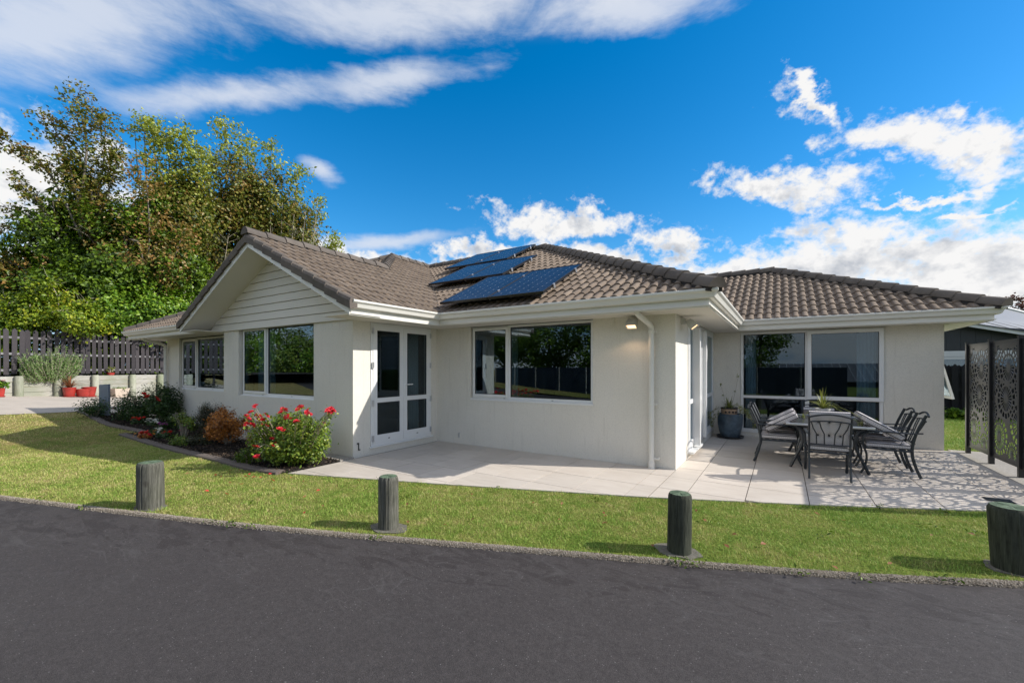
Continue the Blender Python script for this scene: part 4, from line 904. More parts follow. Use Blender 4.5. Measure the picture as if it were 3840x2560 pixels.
# curtains behind the glass
def curtain(fr, u0, u1, z0, z1, w, label, folds=9):
    mb = MB(); n = folds*6; top, bot = [], []
    for i in range(n+1):
        t = i/n; u = u0+(u1-u0)*t; off = .028*math.sin(t*folds*2*math.pi)+.008*math.sin(t*31); top.append(fr.p(u, w+off*.7, z1)); bot.append(fr.p(u+.01*math.sin(t*17), w+off*1.2, z0))
    k = n+1; bk = [p-fr.w*.006 for p in top+bot]
    mb.add(top+bot+bk, [(i, i+1, k+i+1, k+i) for i in range(n)]+[(2*k+i+1, 2*k+i, 3*k+i, 3*k+i+1) for i in range(n)]+[(i, 2*k+i, 2*k+i+1, i+1) for i in range(n)]+[(k+i, k+i+1, 3*k+i+1, 3*k+i) for i in range(n)]+[(0, k, 3*k, 2*k), (n, 2*k+n, 3*k+n, k+n)])
    return tag(mb.build('curtain', 'curtain', smooth=True), label, 'curtain', 'curtains drawn aside behind the windows')
curtain(FG, -10.1, -9.45, .2, 2.42, -.30, 'pale curtain behind the opening sash of the gable window', 6)
curtain(FD, 6.32, 6.62, .12, 2.40, -.25, 'pale curtain gathered behind the hinge side of the french door', 5)
curtain(FP, -.74, -.52, .12, 2.40, -.28, 'pale blue curtain at the end of the patio window beside the blue pot', 4)
curtain(FP, 1.34, 1.66, .12, 2.40, -.28, 'pale blue curtain at the screen end of the patio window', 5)
curtain(FM, -4.70, -4.45, .3, 2.40, -.28, 'pale curtain behind the mullion of the courtyard window', 4)

# ================================================================== bollards
def bollard(p, r, h, label, seed, mat='bollard', lean=(0, 0)):
    rr = random.Random(seed); k = 64; prof = [(1.0, -.05), (1.0, .05), (.995, .2), (.985, .35), (.985, h-.05), (.975, h-.03), (.93, h-.012), (.86, h)]
    crack = rr.uniform(3.9, 5.3)-.2; crack2 = rr.uniform(3.6, 5.6)
    vs = []
    for q, z in prof:
        for j in range(k):
            a = 2*math.pi*j/k; w = 1+.022*math.sin(2*a+seed)+.014*math.sin(5*a+seed*2+z*3)+.007*math.sin(13*a+seed*5+z*7)+(.0 if z < h-.04 else rr.uniform(-.022, .008))
            for c_, dp_ in ((crack, .13), (crack2, .08)):
                dd = abs((a-c_+math.pi) % (2*math.pi)-math.pi); w -= dp_*max(0, 1-dd/.07)
            vs.append((math.cos(a)*r*q*w+lean[0]*z, math.sin(a)*r*q*w+lean[1]*z, z))
    n = len(prof); t = thing('bollard', label, 'bollard', p, 'timber bollards along the kerb')
    mb = MB(); mb.add([Vector(v)+Vector(p) for v in vs], [(i*k+j, i*k+(j+1) % k, (i+1)*k+(j+1) % k, (i+1)*k+j) for i in range(n-1) for j in range(k)]+[tuple(range(k))[::-1]])
    o = mb.build('post', mat, t, smooth=35)
    mb = MB(); ring = [Vector(v)+Vector(p) for v in vs[-k:]]; c = sum(ring, Vector())/k+Vector((0, 0, .006))
    mid = [c.lerp(q, .6)+Vector((0, 0, rr.uniform(-.004, .003))) for q in ring]
    mb.add(ring+mid+[c], [(j, (j+1) % k, k+(j+1) % k, k+j) for j in range(k)]+[(k+j, k+(j+1) % k, 2*k) for j in range(k)]); mb.build('end_grain', 'bollard_top', t)
    mb = MB(); w = .20; m_ = 14; pts = [(p[0]+w*(1+.22*rr.uniform(-1, 1))*math.cos(6.283*j/m_+.4), p[1]+w*.72*(1+.22*rr.uniform(-1, 1))*math.sin(6.283*j/m_+.4), -.03) for j in range(m_)]
    mb.prism(pts, (0, 0, .038)); mb.build('footing', 'pad', t)
BOLL = [((-6.13, 1.88, 0), .128, .52, 'grey timber bollard in front of the rose bed, its face knotty', 1), ((-3.33, 2.92, 0), .10, .515, 'timber bollard on the grass in front of the courtyard paving', 2),
        ((-.757, 3.90, 0), .10, .51, 'timber bollard in front of the downpipe corner with one long crack', 3, 'bollard_dark'), ((1.56, 4.98, 0), .135, .50, 'dark thick timber bollard in front of the screen and its shadow', 5, 'bollard_dark')]
for a, ln_ in zip(BOLL, ((.02, -.01), (-.012, .01), (.008, .012), (-.05, .01))): bollard(*a[:5], *(a[5:] or ('bollard',)), ln_)

# ================================================================== timber retaining wall and paling fence on the left
FA, FB = Vector((-24.1, 3.03, 0)), Vector((-25.4, 8.26, 0)); fd = (FB-FA).normalized(); FWn = Vector((fd.y, -fd.x, 0))      # towards the drive
if FWn.x < 0: FWn = -FWn
rw = thing('retaining_wall', 'weathered timber retaining wall of planks between round posts below the fence', 'retaining wall', FA)
S0, S1 = -3.0, 9.0
def fpt(s, w, z): return FA+fd*s+FWn*w+Vector((0, 0, z))
posts = [.62-2.05, .72, 2.13, 3.42, 4.62, 5.35, 6.9, 8.4]
posts = []
for px in (-230, 65, 212, 352, 492, 596):      # where the posts stand, found along the wall line
    u = (px-CX)/FPX; dx, dy = FX+RX*u, FY+RY*u
    # solve FA + fd*s = t*(dx,dy)
    det = fd.x*(-dy)+dx*fd.y; s = ((-FA.x)*(-dy)+dx*(-FA.y))/det; posts.append(s)
posts += [posts[-1]+1.3, posts[-1]+2.6]; TOPZ = 1.29
for i in range(len(posts)-1):
    for k in range(5):
        z1 = TOPZ-.012-k*.205; z0 = z1-.197
        if z1 < zt(*xy(fpt(posts[i], .1, 0)))-.05: continue
        mb = MB(); j = random.uniform(-.012, .012); a, b = posts[i]+.004, posts[i+1]-.004
        mb.prism([fpt(a, j, z0), fpt(b, j+random.uniform(-.01, .01), z0+random.uniform(-.004, .004)), fpt(b, j, z1), fpt(a, j, z1+random.uniform(-.006, 0))], -FWn*.05); mb.build('plank', 'sleeper', rw, bevel=.006)
for s in posts:
    mb = MB(); c = fpt(s, .10, 0); zz = zt(c.x, c.y); mb.lathe([(.12, zz-.1), (.12, TOPZ-.02), (.105, TOPZ+.005)], (c.x, c.y, 0), 14); mb.build('round_post', 'wallpost', rw, smooth=40)
pf = thing('paling_fence', 'charcoal paling fence with pointed boards standing on the timber retaining wall', 'fence', FA)
s = S0; k = 0
palm = MB(); palm.prism([(-.072, 0, 0), (.072, 0, 0), (.072, 0, 1.66), (0, 0, 1.74), (-.072, 0, 1.66)], (0, .02, 0)); pal_me = palm.mesh('paling'); pal_me.materials.append(M['paling'])
rotf = math.atan2(fd.y, fd.x)
while s < S1:
    o = obj('paling', pal_me, pf); o.matrix_parent_inverse = Matrix.Identity(4); p_ = fpt(s, -.26, TOPZ+.06+random.uniform(-.015, .015))-FA
    o.location = p_; o.rotation_euler = (0, random.uniform(-.012, .012), rotf); o.scale = (random.uniform(.94, 1.06), 1, random.uniform(.985, 1.0))
    s += .208 if k % 9 else .165; k += 1
for z in (.18, .80, 1.42):
    for a in np.arange(S0, S1, 2.4):
        mb = MB(); mb.prism([fpt(a, -.262, TOPZ+z), fpt(a, -.262, TOPZ+z+.085), fpt(a+2.39, -.262, TOPZ+z+.085), fpt(a+2.39, -.262, TOPZ+z)], -FWn*.045); mb.build('rail', 'rail', pf)
for a in np.arange(S0+.6, S1, 2.4):
    mb = MB(); mb.prism([fpt(a, -.32, .6), fpt(a+.1, -.32, .6), fpt(a+.1, -.32, TOPZ+1.65), fpt(a, -.32, TOPZ+1.65)], -FWn*.09); mb.build('post', 'paling', pf)
# raised ground behind the wall
tag(sheet('terrace', [xy(fpt(-8, -.05, 0)), xy(fpt(14, -.05, 0)), xy(fpt(22, -22, 0)), xy(fpt(-14, -22, 0))], TOPZ-.02, 'mulch', 3, 0.0), kind='structure')

# ================================================================== right hand side: screen, back fence, neighbour
scr = thing('privacy_screen', 'laser cut dark metal privacy screen with radiating wheel pattern beside the patio', 'screen', (2.93, 9.2, 0))
YS = [11.27, 10.225, 9.18, 8.135, 7.09]
for y in YS:
    mb = MB(); mb.box(2.90, 2.965, y-.0325, y+.0325, -.03, 2.06); po = mb.build('post', 'black_post', scr, bevel=.004)
    mb = MB(); mb.box(2.896, 2.969, y-.0365, y+.0365, 2.0601, 2.075); mb.build('post_cap', 'black_post', po)
def screen_mesh(W=.98, H=1.86):
    motifs = [(.95, .60, .27), (.52, .96, .27), (.27, .34, .27), (.60, 1.44, .27), (.03, 1.26, .25), (.14, 1.75, .22), (1.0, 1.76, .20), (.72, .10, .19), (.0, .72, .18), (1.0, 1.16, .17)]
    cu = bpy.data.curves.new('screen_sheet', 'CURVE'); cu.dimensions = '2D'; cu.fill_mode = 'BOTH'; cu.extrude = .002
    def spl(pts):
        s_ = cu.splines.new('POLY'); s_.points.add(len(pts)-1)
        for q, (x, y) in zip(s_.points, pts): q.co = (x, y, 0, 1)
        s_.use_cyclic_u = True
    spl([(0, 0), (W, 0), (W, H), (0, H)])
    def ok(x, y, me_):
        if not (.035 < x < W-.035 and .05 < y < H-.05): return False
        dm = math.hypot(x-motifs[me_][0], y-motifs[me_][1])/motifs[me_][2]
        return all(k_ == me_ or math.hypot(x-mx, y-my)/mr_ > dm+.07 for k_, (mx, my, mr_) in enumerate(motifs))
    for i, (mx, my, R_) in enumerate(motifs):
        for r0, r1, n, fill, tap in ((.25, .68, 20, .66, 1), (.84, 1.14, 18, .72, 0), (1.30, 1.62, 22, .72, 0)):
            for k in range(n):
                a = 2*math.pi*(k+.5*(r0 > .7))/n; w0 = math.pi/n*fill
                def good(r_, ww): return all(ok(mx+R_*r_*math.cos(b), my+R_*r_*math.sin(b), i) for b in (a-ww, a+ww))
                lo, hi = r0, r1
                while lo < r1 and not good(lo, w0): lo += .03
                hi = lo
                while hi < r1 and good(hi+.03, w0): hi += .03
                if (hi-lo)*R_ < .022: continue
                wi = w0*(.72 if tap else .92); pol = [(lo, a-wi), (hi, a-w0), (hi+(.035 if tap and hi > r1-.04 else 0), a), (hi, a+w0), (lo, a+wi)]
                spl([(mx+R_*r_*math.cos(b), my+R_*r_*math.sin(b)) for r_, b in pol])
    ob = bpy.data.objects.new('tmp', cu); COL.objects.link(ob); dg = bpy.context.evaluated_depsgraph_get(); me = bpy.data.meshes.new_from_object(ob.evaluated_get(dg)); bpy.data.objects.remove(ob)
    me.materials.clear(); me.materials.append(M['screen']); return me
sc_me = screen_mesh()
for i in range(4):
    o = obj('screen_panel', sc_me, scr); mt = Matrix(((0, 0, 1, 2.9325), (-1, 0, 0, YS[i]-.0325), (0, 1, 0, .16), (0, 0, 0, 1))); o.matrix_parent_inverse = Matrix.Translation((-2.93, -9.2, 0)); o.matrix_basis = mt
    mb = MB(); mb.box(2.925, 2.94, YS[i+1]+.034, YS[i]-.034, .135, .165); mb.build('screen_rail', 'screen', scr)
    mb = MB(); mb.box(2.925, 2.94, YS[i+1]+.034, YS[i]-.034, 2.005, 2.035); mb.build('screen_rail', 'screen', scr)
bf = thing('back_fence', 'black stained paling fence with pointed boards across the back lawn', 'fence', (4, 19, 0))
dpm = MB(); dpm.prism([(-.075, 0, 0), (.075, 0, 0), (.075, 0, 1.66), (0, 0, 1.75), (-.075, 0, 1.66)], (0, .02, 0)); dp_me = dpm.mesh('paling'); dp_me.materials.append(M['darkpaling'])
for i in range(46):
    o = obj('paling', dp_me, bf); o.matrix_parent_inverse = Matrix.Identity(4); o.location = (-2.6+i*.232, -.02+.03*(i % 2), -.02)
for i in range(46):
    o = obj('paling', dp_me, bf); o.matrix_parent_inverse = Matrix.Identity(4); o.location = (-2.485+i*.232, .085, -.05)
for z in (.25, .85, 1.4): mb = MB(); mb.box(1.3, 12.2, 19.03, 19.075, z, z+.09); mb.build('rail', 'darkpaling', bf)
for x in np.arange(1.5, 12, 2.4): mb = MB(); mb.box(x, x+.1, 19.08, 19.17, -.05, 1.7); mb.build('post', 'darkpaling', bf)
nb = thing('neighbour_house', 'dark board clad neighbouring house with grey metal roof behind the back fence', 'house', (8, 25, 0))
for i in range(30):
    x0 = 1.0+i*.42; top = 3.45-abs(x0+.2-5.0)*.27 if x0 > 5 else 3.45-abs(x0+.2-5.0)*.27
    mb = MB(); mb.prism([(x0+.004, 24, 2.28), (x0+.416, 24, 2.28), (x0+.416, 24, 3.45-abs(x0+.416-5.0)*.27), (x0+.004, 24, 3.45-abs(x0-5.0)*.27)], (0, .02, 0)); mb.build('cladding_board', 'clad', nb)
mb = MB(); mb.box(.8, 13.8, 24.03, 24.2, 0, 2.3); mb.build('wall', 'whiteboard', nb)
mb = MB(); mb.prism([(.9, 24.021, 2.25), (13.7, 24.021, 2.25), (13.7, 24.021, 2.26), (5, 24.021, 3.46), (.9, 24.021, 2.40)], (0, .2, 0)); mb.build('gable_backing', 'clad', nb)
for k in range(4):
    mb = MB(); mb.prism([(.9, 23.985, 2.06+k*.055), (13.6, 23.985, 2.06+k*.055), (13.6, 23.995, 2.115+k*.055), (.9, 23.995, 2.115+k*.055)], (0, .03, 0)); mb.build('weatherboard', 'whiteboard', nb)
FN = Frame((0, 24.0), (1, 0), (0, -1))
for a, b in ((2.2, 4.05), (4.15, 5.3), (5.36, 6.5), (6.56, 7.7), (7.76, 8.9)):
    mb = MB(); FN.ring(mb, a, b, .9, 2.04, .09, .0, .03); w_ = mb.build('window', 'whiteboard', nb); pane(FN, a+.09, b-.09, .99, 1.95, .012, w_)
for sgn, x1 in ((1, 13.9), (-1, .6)):
    zA, zB = 3.62, 3.62-abs(x1-5)*.27
    mb = MB(); mb.prism([(5, 23.55, zA-.10), (x1, 23.55, zB-.10), (x1, 23.55, zB+.02), (5, 23.55, zA+.02)], (0, .03, 0)); mb.build('barge_board', 'whiteboard', nb)
    mb = MB(); mb.prism([(5, 23.5, zA+.025), (x1, 23.5, zB+.025), (x1, 23.5, zB+.06), (5, 23.5, zA+.06)], (0, 9, 0)); rf_ = mb.build('roof', 'metalroof', nb)
    for k in range(1, 14):
        y = 23.5+k*.64; mb = MB(); mb.prism([(5, y, zA+.061), (x1, y, zB+.061), (x1, y, zB+.095), (5, y, zA+.095)], (0, .04, 0)); mb.build('roof_rib', 'metalroof', rf_)

_e = [at(3560, 1185, 20.5), at(4000, 1300, 22.5), at(4000, 1215, 29), at(3700, 1140, 27), at(3560, 1118, 26)]
mb = MB(); mb.prism(_e, (0, .02, -.06)); mr_ = mb.build('roof', 'metalroof', nb); tag(mr_, 'higher grey metal roof slope behind the boarded gable')
for k in range(1, 9):
    mb = MB(); f = k/9; a_, b_ = _e[0].lerp(_e[4], f), _e[1].lerp(_e[2], f); mb.tube([a_+Vector((0, 0, .03)), b_+Vector((0, 0, .03))], .03, 4); mb.build('roof_rib', 'metalroof', mr_)
mb = MB(); mb.tube([_e[3]+Vector((0, 0, .05)), _e[2]+Vector((0, 0, .05))], .10, 6); mb.build('ridge_flashing', 'whiteboard', mr_)
# ================================================================== solar panels on the courtyard roof
def solar(x0, y0, label):
    """panel with its lower left corner at plan x0,y0 on the roof plane"""
    b = Vector((0, math.cos(P26), math.sin(P26))); n = Vector((0, -math.sin(P26), math.cos(P26))); a = Vector((1, 0, 0)); W_, L_ = SW, SL
    org = Vector((x0, y0, 2.64+(y0-6.2)*TAN))+n*.17
    mt = Matrix(((a.x, b.x, n.x, org.x), (a.y, b.y, n.y, org.y), (a.z, b.z, n.z, org.z), (0, 0, 0, 1)))
    t = thing('solar_panel', label, 'solar panel', (0, 0, 0), 'solar panels on the tiled roof'); t.matrix_world = mt; t.matrix_basis = mt
    mb = MB(); mb.box(.012, W_-.012, .012, L_-.012, .0, .034); mb.build('cell_sheet', 'solar', t)
    f = Frame((0, 0), (1, 0), (0, 1)); mb = MB()
    for bx in ((0, W_, 0, .0119), (0, W_, L_-.0119, L_), (0, .0119, .012, L_-.012), (W_-.0119, W_, .012, L_-.012)): mb.box(*bx, -.006, .040)
    mb.build('panel_frame', 'black_post', t)
    for v in (.22, .78):
        mb = MB(); mb.box(W_+.002, W_+.03, L_*v-.03, L_*v+.03, -.03, .05); mb.build('clamp', 'alu', t)
        mb = MB(); mb.box(.05, W_-.05, L_*v-.02, L_*v+.02, -.05, -.0065); mb.build('mounting_rail', 'galv', t)
        for u in (.2, .8): mb = MB(); mb.box(W_*u-.015, W_*u+.015, L_*v-.018, L_*v+.018, -.125, -.051); mb.build('mounting_foot', 'alu', t)
def onroof(px, py):
    d = at(px, py, 1)-Vector((0, 0, CH)); n = Vector((0, -math.sin(P26), math.cos(P26))); p0 = Vector((0, 6.2, 2.64))+n*.2; o = Vector((0, 0, CH)); return o+d*((p0-o).dot(n)/d.dot(n))
SW, SL = 1.13, 1.80
for x0, b0, la in ((-5.62, .10, 'solar panel of the lowest row, on the side beside the roof valley'), (-4.47, .10, 'solar panel of the lowest row, on the side beside the open tiles'),
                   (-7.62, 2.08, 'solar panel of the middle row, on the side beside the roof valley'), (-6.47, 2.08, 'solar panel of the middle row, on the side beside the open tiles'),
                   (-8.70, 4.12, 'solar panel of the highest row, on the side beside the roof valley'), (-7.55, 4.12, 'solar panel of the highest row, ending just short of the ridge end')):
    solar(x0, 6.2+b0*math.cos(P26), la)

# ================================================================== foliage helpers
def rand_unit(n): v = rng.normal(size=(n, 3)); return v/np.linalg.norm(v, axis=1)[:, None]
def leaf_mesh(name, P, size, mat, aspect=.6, out=None, upb=.5):
    """one leaf (a folded rhombus) per point"""
    P = np.asarray(P, float); n = len(P); nrm = rand_unit(n)
    if out is not None: nrm = nrm*.75+out*.8
    nrm[:, 2] += upb; nrm /= np.linalg.norm(nrm, axis=1)[:, None]
    a = np.cross(nrm, rand_unit(n)); a /= np.linalg.norm(a, axis=1)[:, None]+1e-9; b = np.cross(nrm, a)
    L = (size*rng.uniform(.65, 1.35, n))[:, None]; W = L*aspect
    V = np.stack([P-a*L*.5, P+b*W*.5+nrm*L*.10-a*L*.04, P+a*L*.5-nrm*L*.06, P-b*W*.5+nrm*L*.10-a*L*.04], 1).reshape(-1, 3)
    i = np.arange(n)*4; F = np.concatenate([np.stack([i, i+1, i+2], 1), np.stack([i, i+2, i+3], 1)])
    return fast_mesh(name, V, F, mat)
def clump_points(ells, n, ncl, spread, shell=.55):
    """leaf positions gathered in clumps inside ellipsoids (centre, radii); also the outward direction"""
    w = np.array([e[1][0]*e[1][1]+e[1][1]*e[1][2]+e[1][0]*e[1][2] for e in ells]); w /= w.sum(); Ps, Os = [], []
    for (c, r), f in zip(ells, w):
        m_ = max(3, int(ncl*f)); d = rand_unit(m_); rad = rng.uniform(shell, 1.0, m_)[:, None]; cc = d*rad
        k = max(1, int(n*f)); idx = rng.integers(0, m_, k); q = cc[idx]*np.array(r)+rng.normal(0, spread, (k, 3)); Ps.append(q+np.array(c)); o = q/np.array(r); Os.append(o/(np.linalg.norm(o, axis=1)[:, None]+1e-6))
    return np.concatenate(Ps), np.concatenate(Os)
def ell(px, py, t, rx, ry, dz=None):
    """ellipsoid seen at px,py with pixel radii rx,ry at distance t"""
    c = at(px, py, t); k = t/FPX; return (np.array(c), (rx*k, (dz or rx*k*.8), ry*k))
def branch_tube(mb, pts, r0, r1, k=5):
    c = curve3(pts, 4); n = len(c); mb.tube(c, [r0+(r1-r0)*i/(n-1) for i in range(n)], k)
def curve3(pts, n=5):
    P = [Vector(p) for p in pts]; out = []
    for i in range(len(P)-1):
        a, b, c, d = P[max(i-1, 0)], P[i], P[i+1], P[min(i+2, len(P)-1)]
        for j in range(n):
            t = j/n; out.append(.5*((2*b)+(c-a)*t+(2*a-5*b+4*c-d)*t*t+(3*b-a-3*c+d)*t**3))
    return out+[P[-1]]
def twigs(mb, path, n, ln, r, up=.4):
    for _ in range(n):
        p = path[random.randrange(len(path)//3, len(path))]; d = Vector(rand_unit(1)[0]); d.z = abs(d.z)*.5+up; d.normalize(); q = p+d*ln*random.uniform(.4, 1); mb.tube([p, p.lerp(q, .5)+Vector(rand_unit(1)[0])*ln*.06, q], [r, r*.7, r*.35], 4, cap=False)
def tree(name, label, base, tr, branches, ells, mats, n_mass, n_branch, leaf, cat='tree', spread=.28, ncl=120, grp='trees behind the left fence', zb=None, tw=8):
    """branches: lists of points with a leaf radius; ells: crown masses"""
    t = thing(name, label, cat, base, grp); wood_ = MB(); base = Vector(base)
    P, O = [], []
    for br in branches:
        pts, rad, r0, dens = br[:4]; path = curve3(pts, 6); branch_tube(wood_, pts, r0, .012); twigs(wood_, path, tw, .8, r0*.10+.005)
        k = int(n_branch*dens); i = rng.integers(len(path)//3, len(path), k); q = np.array([path[j] for j in i])
        # leaves hang in small bunches along the twigs
        m_ = max(6, k//14); bi = rng.integers(len(path)//3, len(path), m_); bc = np.array([path[j] for j in bi])+rng.normal(0, rad*.6, (m_, 3)); q = bc[rng.integers(0, m_, k)]+rng.normal(0, rad*.16+.06, (k, 3)); P.append(q); O.append(rand_unit(k))
    for (c, r) in ells:
        top = Vector(c); branch_tube(wood_, [base, base.lerp(top, .45)+Vector((random.uniform(-.5, .5), random.uniform(-.5, .5), .6)), top], tr*.75, tr*.12)
        for _ in range(5):
            d = Vector(rand_unit(1)[0]); q = top+Vector((d.x*r[0], d.y*r[1], abs(d.z)*r[2]))*.95; branch_tube(wood_, [base.lerp(top, .7), top.lerp(q, .5)+Vector((0, 0, .2)), q], tr*.22, .012)
    wood_.build('trunk', mats[1], t, smooth=True)
    if ells and n_mass:
        q, o = clump_points(ells, n_mass, ncl, spread, .45); obj('crown', leaf_mesh('crown', q, leaf, mats[0], .62, o), t)
    if P: obj('crown', leaf_mesh('crown', np.concatenate(P), leaf, mats[2] if len(mats) > 2 else mats[0], .62, np.concatenate(O)), t)
    return t
A = at
zb = 1.25
def gp(px, t): p = A(px, 1400, t); return (p.x, p.y, zb)
tree('maple_tree', 'tall sparse autumn tree with long branches reaching over the fence, highest of the group', gp(330, 20.5), .22,
     [([A(330, 1150, 20.5), A(300, 800, 20.5), A(325, 560, 20.3), A(290, 365, 20.2)], .55, .10, 1.2), ([A(320, 950, 20.5), A(385, 640, 20.8), A(395, 450, 20.8)], .5, .07, .9),
      ([A(310, 900, 20.3), A(185, 650, 20), A(70, 555, 19.8), A(-60, 480, 19.6)], .30, .06, 1.0), ([A(330, 900, 20.5), A(420, 680, 20.8), A(440, 560, 20.9)], .4, .06, .7),
      ([A(290, 930, 20.4), A(160, 780, 20), A(75, 680, 19.8)], .28, .05, .6), ([A(300, 1020, 20.4), A(140, 830, 20), A(10, 775, 19.8), A(-60, 760, 19.7)], .3, .05, .12), ([A(310, 820, 20.4), A(250, 590, 20.2), A(190, 455, 20.1)], .42, .05, .8),
      ([A(290, 1080, 20.2), A(110, 900, 20), A(0, 850, 19.6)], .3, .05, .08), ([A(340, 850, 20.6), A(330, 680, 20.8), A(270, 520, 20.6)], .3, .04, .4),
      ([A(260, 1120, 20), A(100, 1010, 19.6), A(-40, 960, 19.4)], .4, .05, .5)],
     [ell(360, 800, 20.6, 70, 90)], ('olive_leaf', 'bark', 'olive_leaf'), 900, 1150, .15, tw=14)
tree('ivy_tree', 'broad dark green evergreen mass filling the middle behind the fence', gp(420, 21.2), .3, [],
     [ell(235, 980, 20.9, 180, 250), ell(300, 770, 21.0, 105, 140), ell(450, 1000, 21.1, 220, 230), ell(610, 1020, 21.9, 170, 210), ell(80, 1090, 20.4, 130, 130), ell(330, 1150, 20.2, 250, 130), ell(560, 850, 22.0, 130, 130)], ('ivy_leaf', 'bark'), 62000, 0, .165, ncl=520, spread=.24)
_t = bpy.data.objects['ivy_tree']; _q, _o = clump_points([ell(235, 990, 21.3, 165, 235), ell(300, 800, 21.4, 90, 130), ell(450, 1010, 21.6, 200, 215), ell(610, 1030, 22.3, 155, 195), ell(90, 1100, 20.9, 120, 120), ell(330, 1160, 20.7, 240, 115), ell(720, 1080, 23, 90, 130), ell(560, 880, 22.4, 120, 120)], 16000, 400, .3, .1)
obj('crown', leaf_mesh('crown', _q, .30, 'ivy_leaf', .7, _o), _t)
tree('russet_tree', 'russet leaved tree mixed through the front of the evergreen mass', gp(520, 20.6), .18,
     [([A(520, 1200, 20.6), A(560, 900, 20.6), A(545, 640, 20.6)], .6, .06, 1), ([A(500, 1200, 20.6), A(420, 1000, 20.5), A(360, 860, 20.4)], .6, .05, 1), ([A(540, 1200, 20.6), A(640, 1000, 20.8), A(690, 860, 20.9)], .6, .05, 1), ([A(450, 1200, 20.4), A(300, 1050, 20.2), A(180, 980, 20)], .5, .05, .8), ([A(200, 1200, 19.8), A(90, 1060, 19.6), A(10, 1010, 19.5)], .5, .04, .8)],
     [ell(470, 860, 20.6, 130, 140), ell(560, 980, 20.6, 130, 90)], ('brown_leaf', 'bark', 'brown_leaf'), 1700, 1100, .145, ncl=60, spread=.26)
tree('lime_top_tree', 'bright lime topped tree beside the tall sparse one', gp(640, 22.5), .2,
     [([A(620, 1050, 22.5), A(600, 740, 22.5), A(568, 475, 22.5)], .55, .07, 1.3), ([A(640, 1050, 22.5), A(665, 740, 22.6), A(690, 500, 22.6)], .5, .06, 1.2), ([A(650, 950, 22.5), A(640, 700, 22.6), A(625, 510, 22.6)], .5, .05, 1.1), ([A(660, 1000, 22.6), A(735, 720, 22.8), A(745, 560, 22.8)], .5, .05, 1),
      ([A(560, 1000, 22.4), A(520, 680, 22.4), A(505, 480, 22.3)], .3, .04, .12), ([A(570, 1000, 22.4), A(548, 640, 22.4), A(540, 450, 22.3)], .25, .04, .08)],
     [ell(700, 800, 23, 110, 190)], ('olive_leaf', 'bark', 'lime_leaf'), 7500, 1250, .165, ncl=120, spread=.28)
tree('olive_tree', 'rounded olive and bronze tree rising behind the gable ridge', gp(980, 27.5), .3,
     [([A(900, 1100, 27), A(880, 720, 27), A(838, 462, 27)], .6, .09, 1.3), ([A(960, 1100, 27.3), A(935, 700, 27.3), A(925, 545, 27.3)], .6, .08, 1.0), ([A(990, 1100, 27.5), A(1010, 760, 27.6), A(1018, 545, 27.6)], .55, .07, 1.0), ([A(1020, 1100, 27.8), A(1100, 800, 28), A(1112, 640, 28)], .55, .07, 1.0),
      ([A(1060, 1100, 28), A(1170, 860, 28.4), A(1205, 765, 28.5)], .5, .05, .7), ([A(1090, 1100, 28.2), A(1200, 960, 28.4), A(1268, 895, 28.5)], .45, .05, .7), ([A(1080, 1130, 28), A(1170, 1010, 28.2), A(1250, 950, 28.4)], .4, .05, .6), ([A(850, 1100, 26.8), A(790, 780, 26.6), A(775, 590, 26.6)], .55, .06, 1)],
     [ell(900, 760, 27.2, 150, 200), ell(1030, 820, 27.8, 140, 190), ell(1110, 900, 28, 110, 150), ell(820, 900, 26.8, 130, 200)], ('olive_leaf', 'bark', 'lime_leaf'), 21000, 850, .185, ncl=420, spread=.30)
for _n, _e, _c, _m in (('olive_tree', [ell(900, 800, 27.6, 125, 165), ell(1030, 860, 28.2, 115, 150), ell(1100, 930, 28.4, 85, 110), ell(820, 930, 27.2, 110, 170)], 9000, 'olive_leaf'), ('lime_top_tree', [ell(690, 830, 23.3, 90, 160), ell(620, 800, 23, 60, 130)], 4500, 'ivy_leaf')):
    _q, _o = clump_points(_e, _c, 260, .3, .15); obj('crown', leaf_mesh('crown', _q, .27, _m, .7, _o), bpy.data.objects[_n])
tree('twiggy_tree', 'grey bare stemmed tree with fine upright twigs behind the gable', gp(760, 23.5), .12,
     [([A(760+dx, 1250, 23.5), A(765+dx*1.4, 1080, 23.5), A(770+dx*1.9, 900-abs(dx)*.2, 23.5)], .35, .035, .45) for dx in (-110, -70, -30, 5, 45, 90, 130, 180, 220)], [ell(720, 1060, 23.4, 100, 110)], ('grey_leaf', 'twig', 'grey_leaf'), 1500, 400, .15, ncl=60, tw=16)
tree('bare_stem_tree', 'pale upright bare stems rising in front of the rounded olive tree', gp(1090, 26.5), .1,
     [([A(1000+dx, 1250, 26.5), A(1012+dx, 950, 26.5), A(1015+dx*1.1, 720+random.uniform(-40, 90), 26.5)], .3, .03, .1) for dx in (-120, -60, 0, 40, 80, 120, 160)], [], ('grey_leaf', 'twig', 'olive_leaf'), 0, 300, .2, tw=10)
tree('lemon_tree', 'bright yellow green lemon tree leaning over the paling fence', gp(150, 17.6), .08,
     [([A(150, 1290, 17.6), A(150, 1180, 17.6), A(125, 1062, 17.6)], .28, .03, 1), ([A(150, 1290, 17.6), A(220, 1150, 17.6), A(190, 1060, 17.6)], .28, .03, 1), ([A(150, 1290, 17.6), A(60, 1190, 17.5), A(20, 1130, 17.4)], .3, .03, 1), ([A(160, 1290, 17.6), A(280, 1190, 17.7), A(330, 1130, 17.8)], .3, .03, 1)],
     [ell(120, 1185, 17.6, 95, 75), ell(290, 1205, 17.7, 110, 55), ell(10, 1215, 17.4, 70, 50), ell(200, 1150, 17.9, 60, 55)], ('lemon_leaf', 'twig', 'lemon_leaf'), 9000, 520, .125, ncl=150, spread=.16)
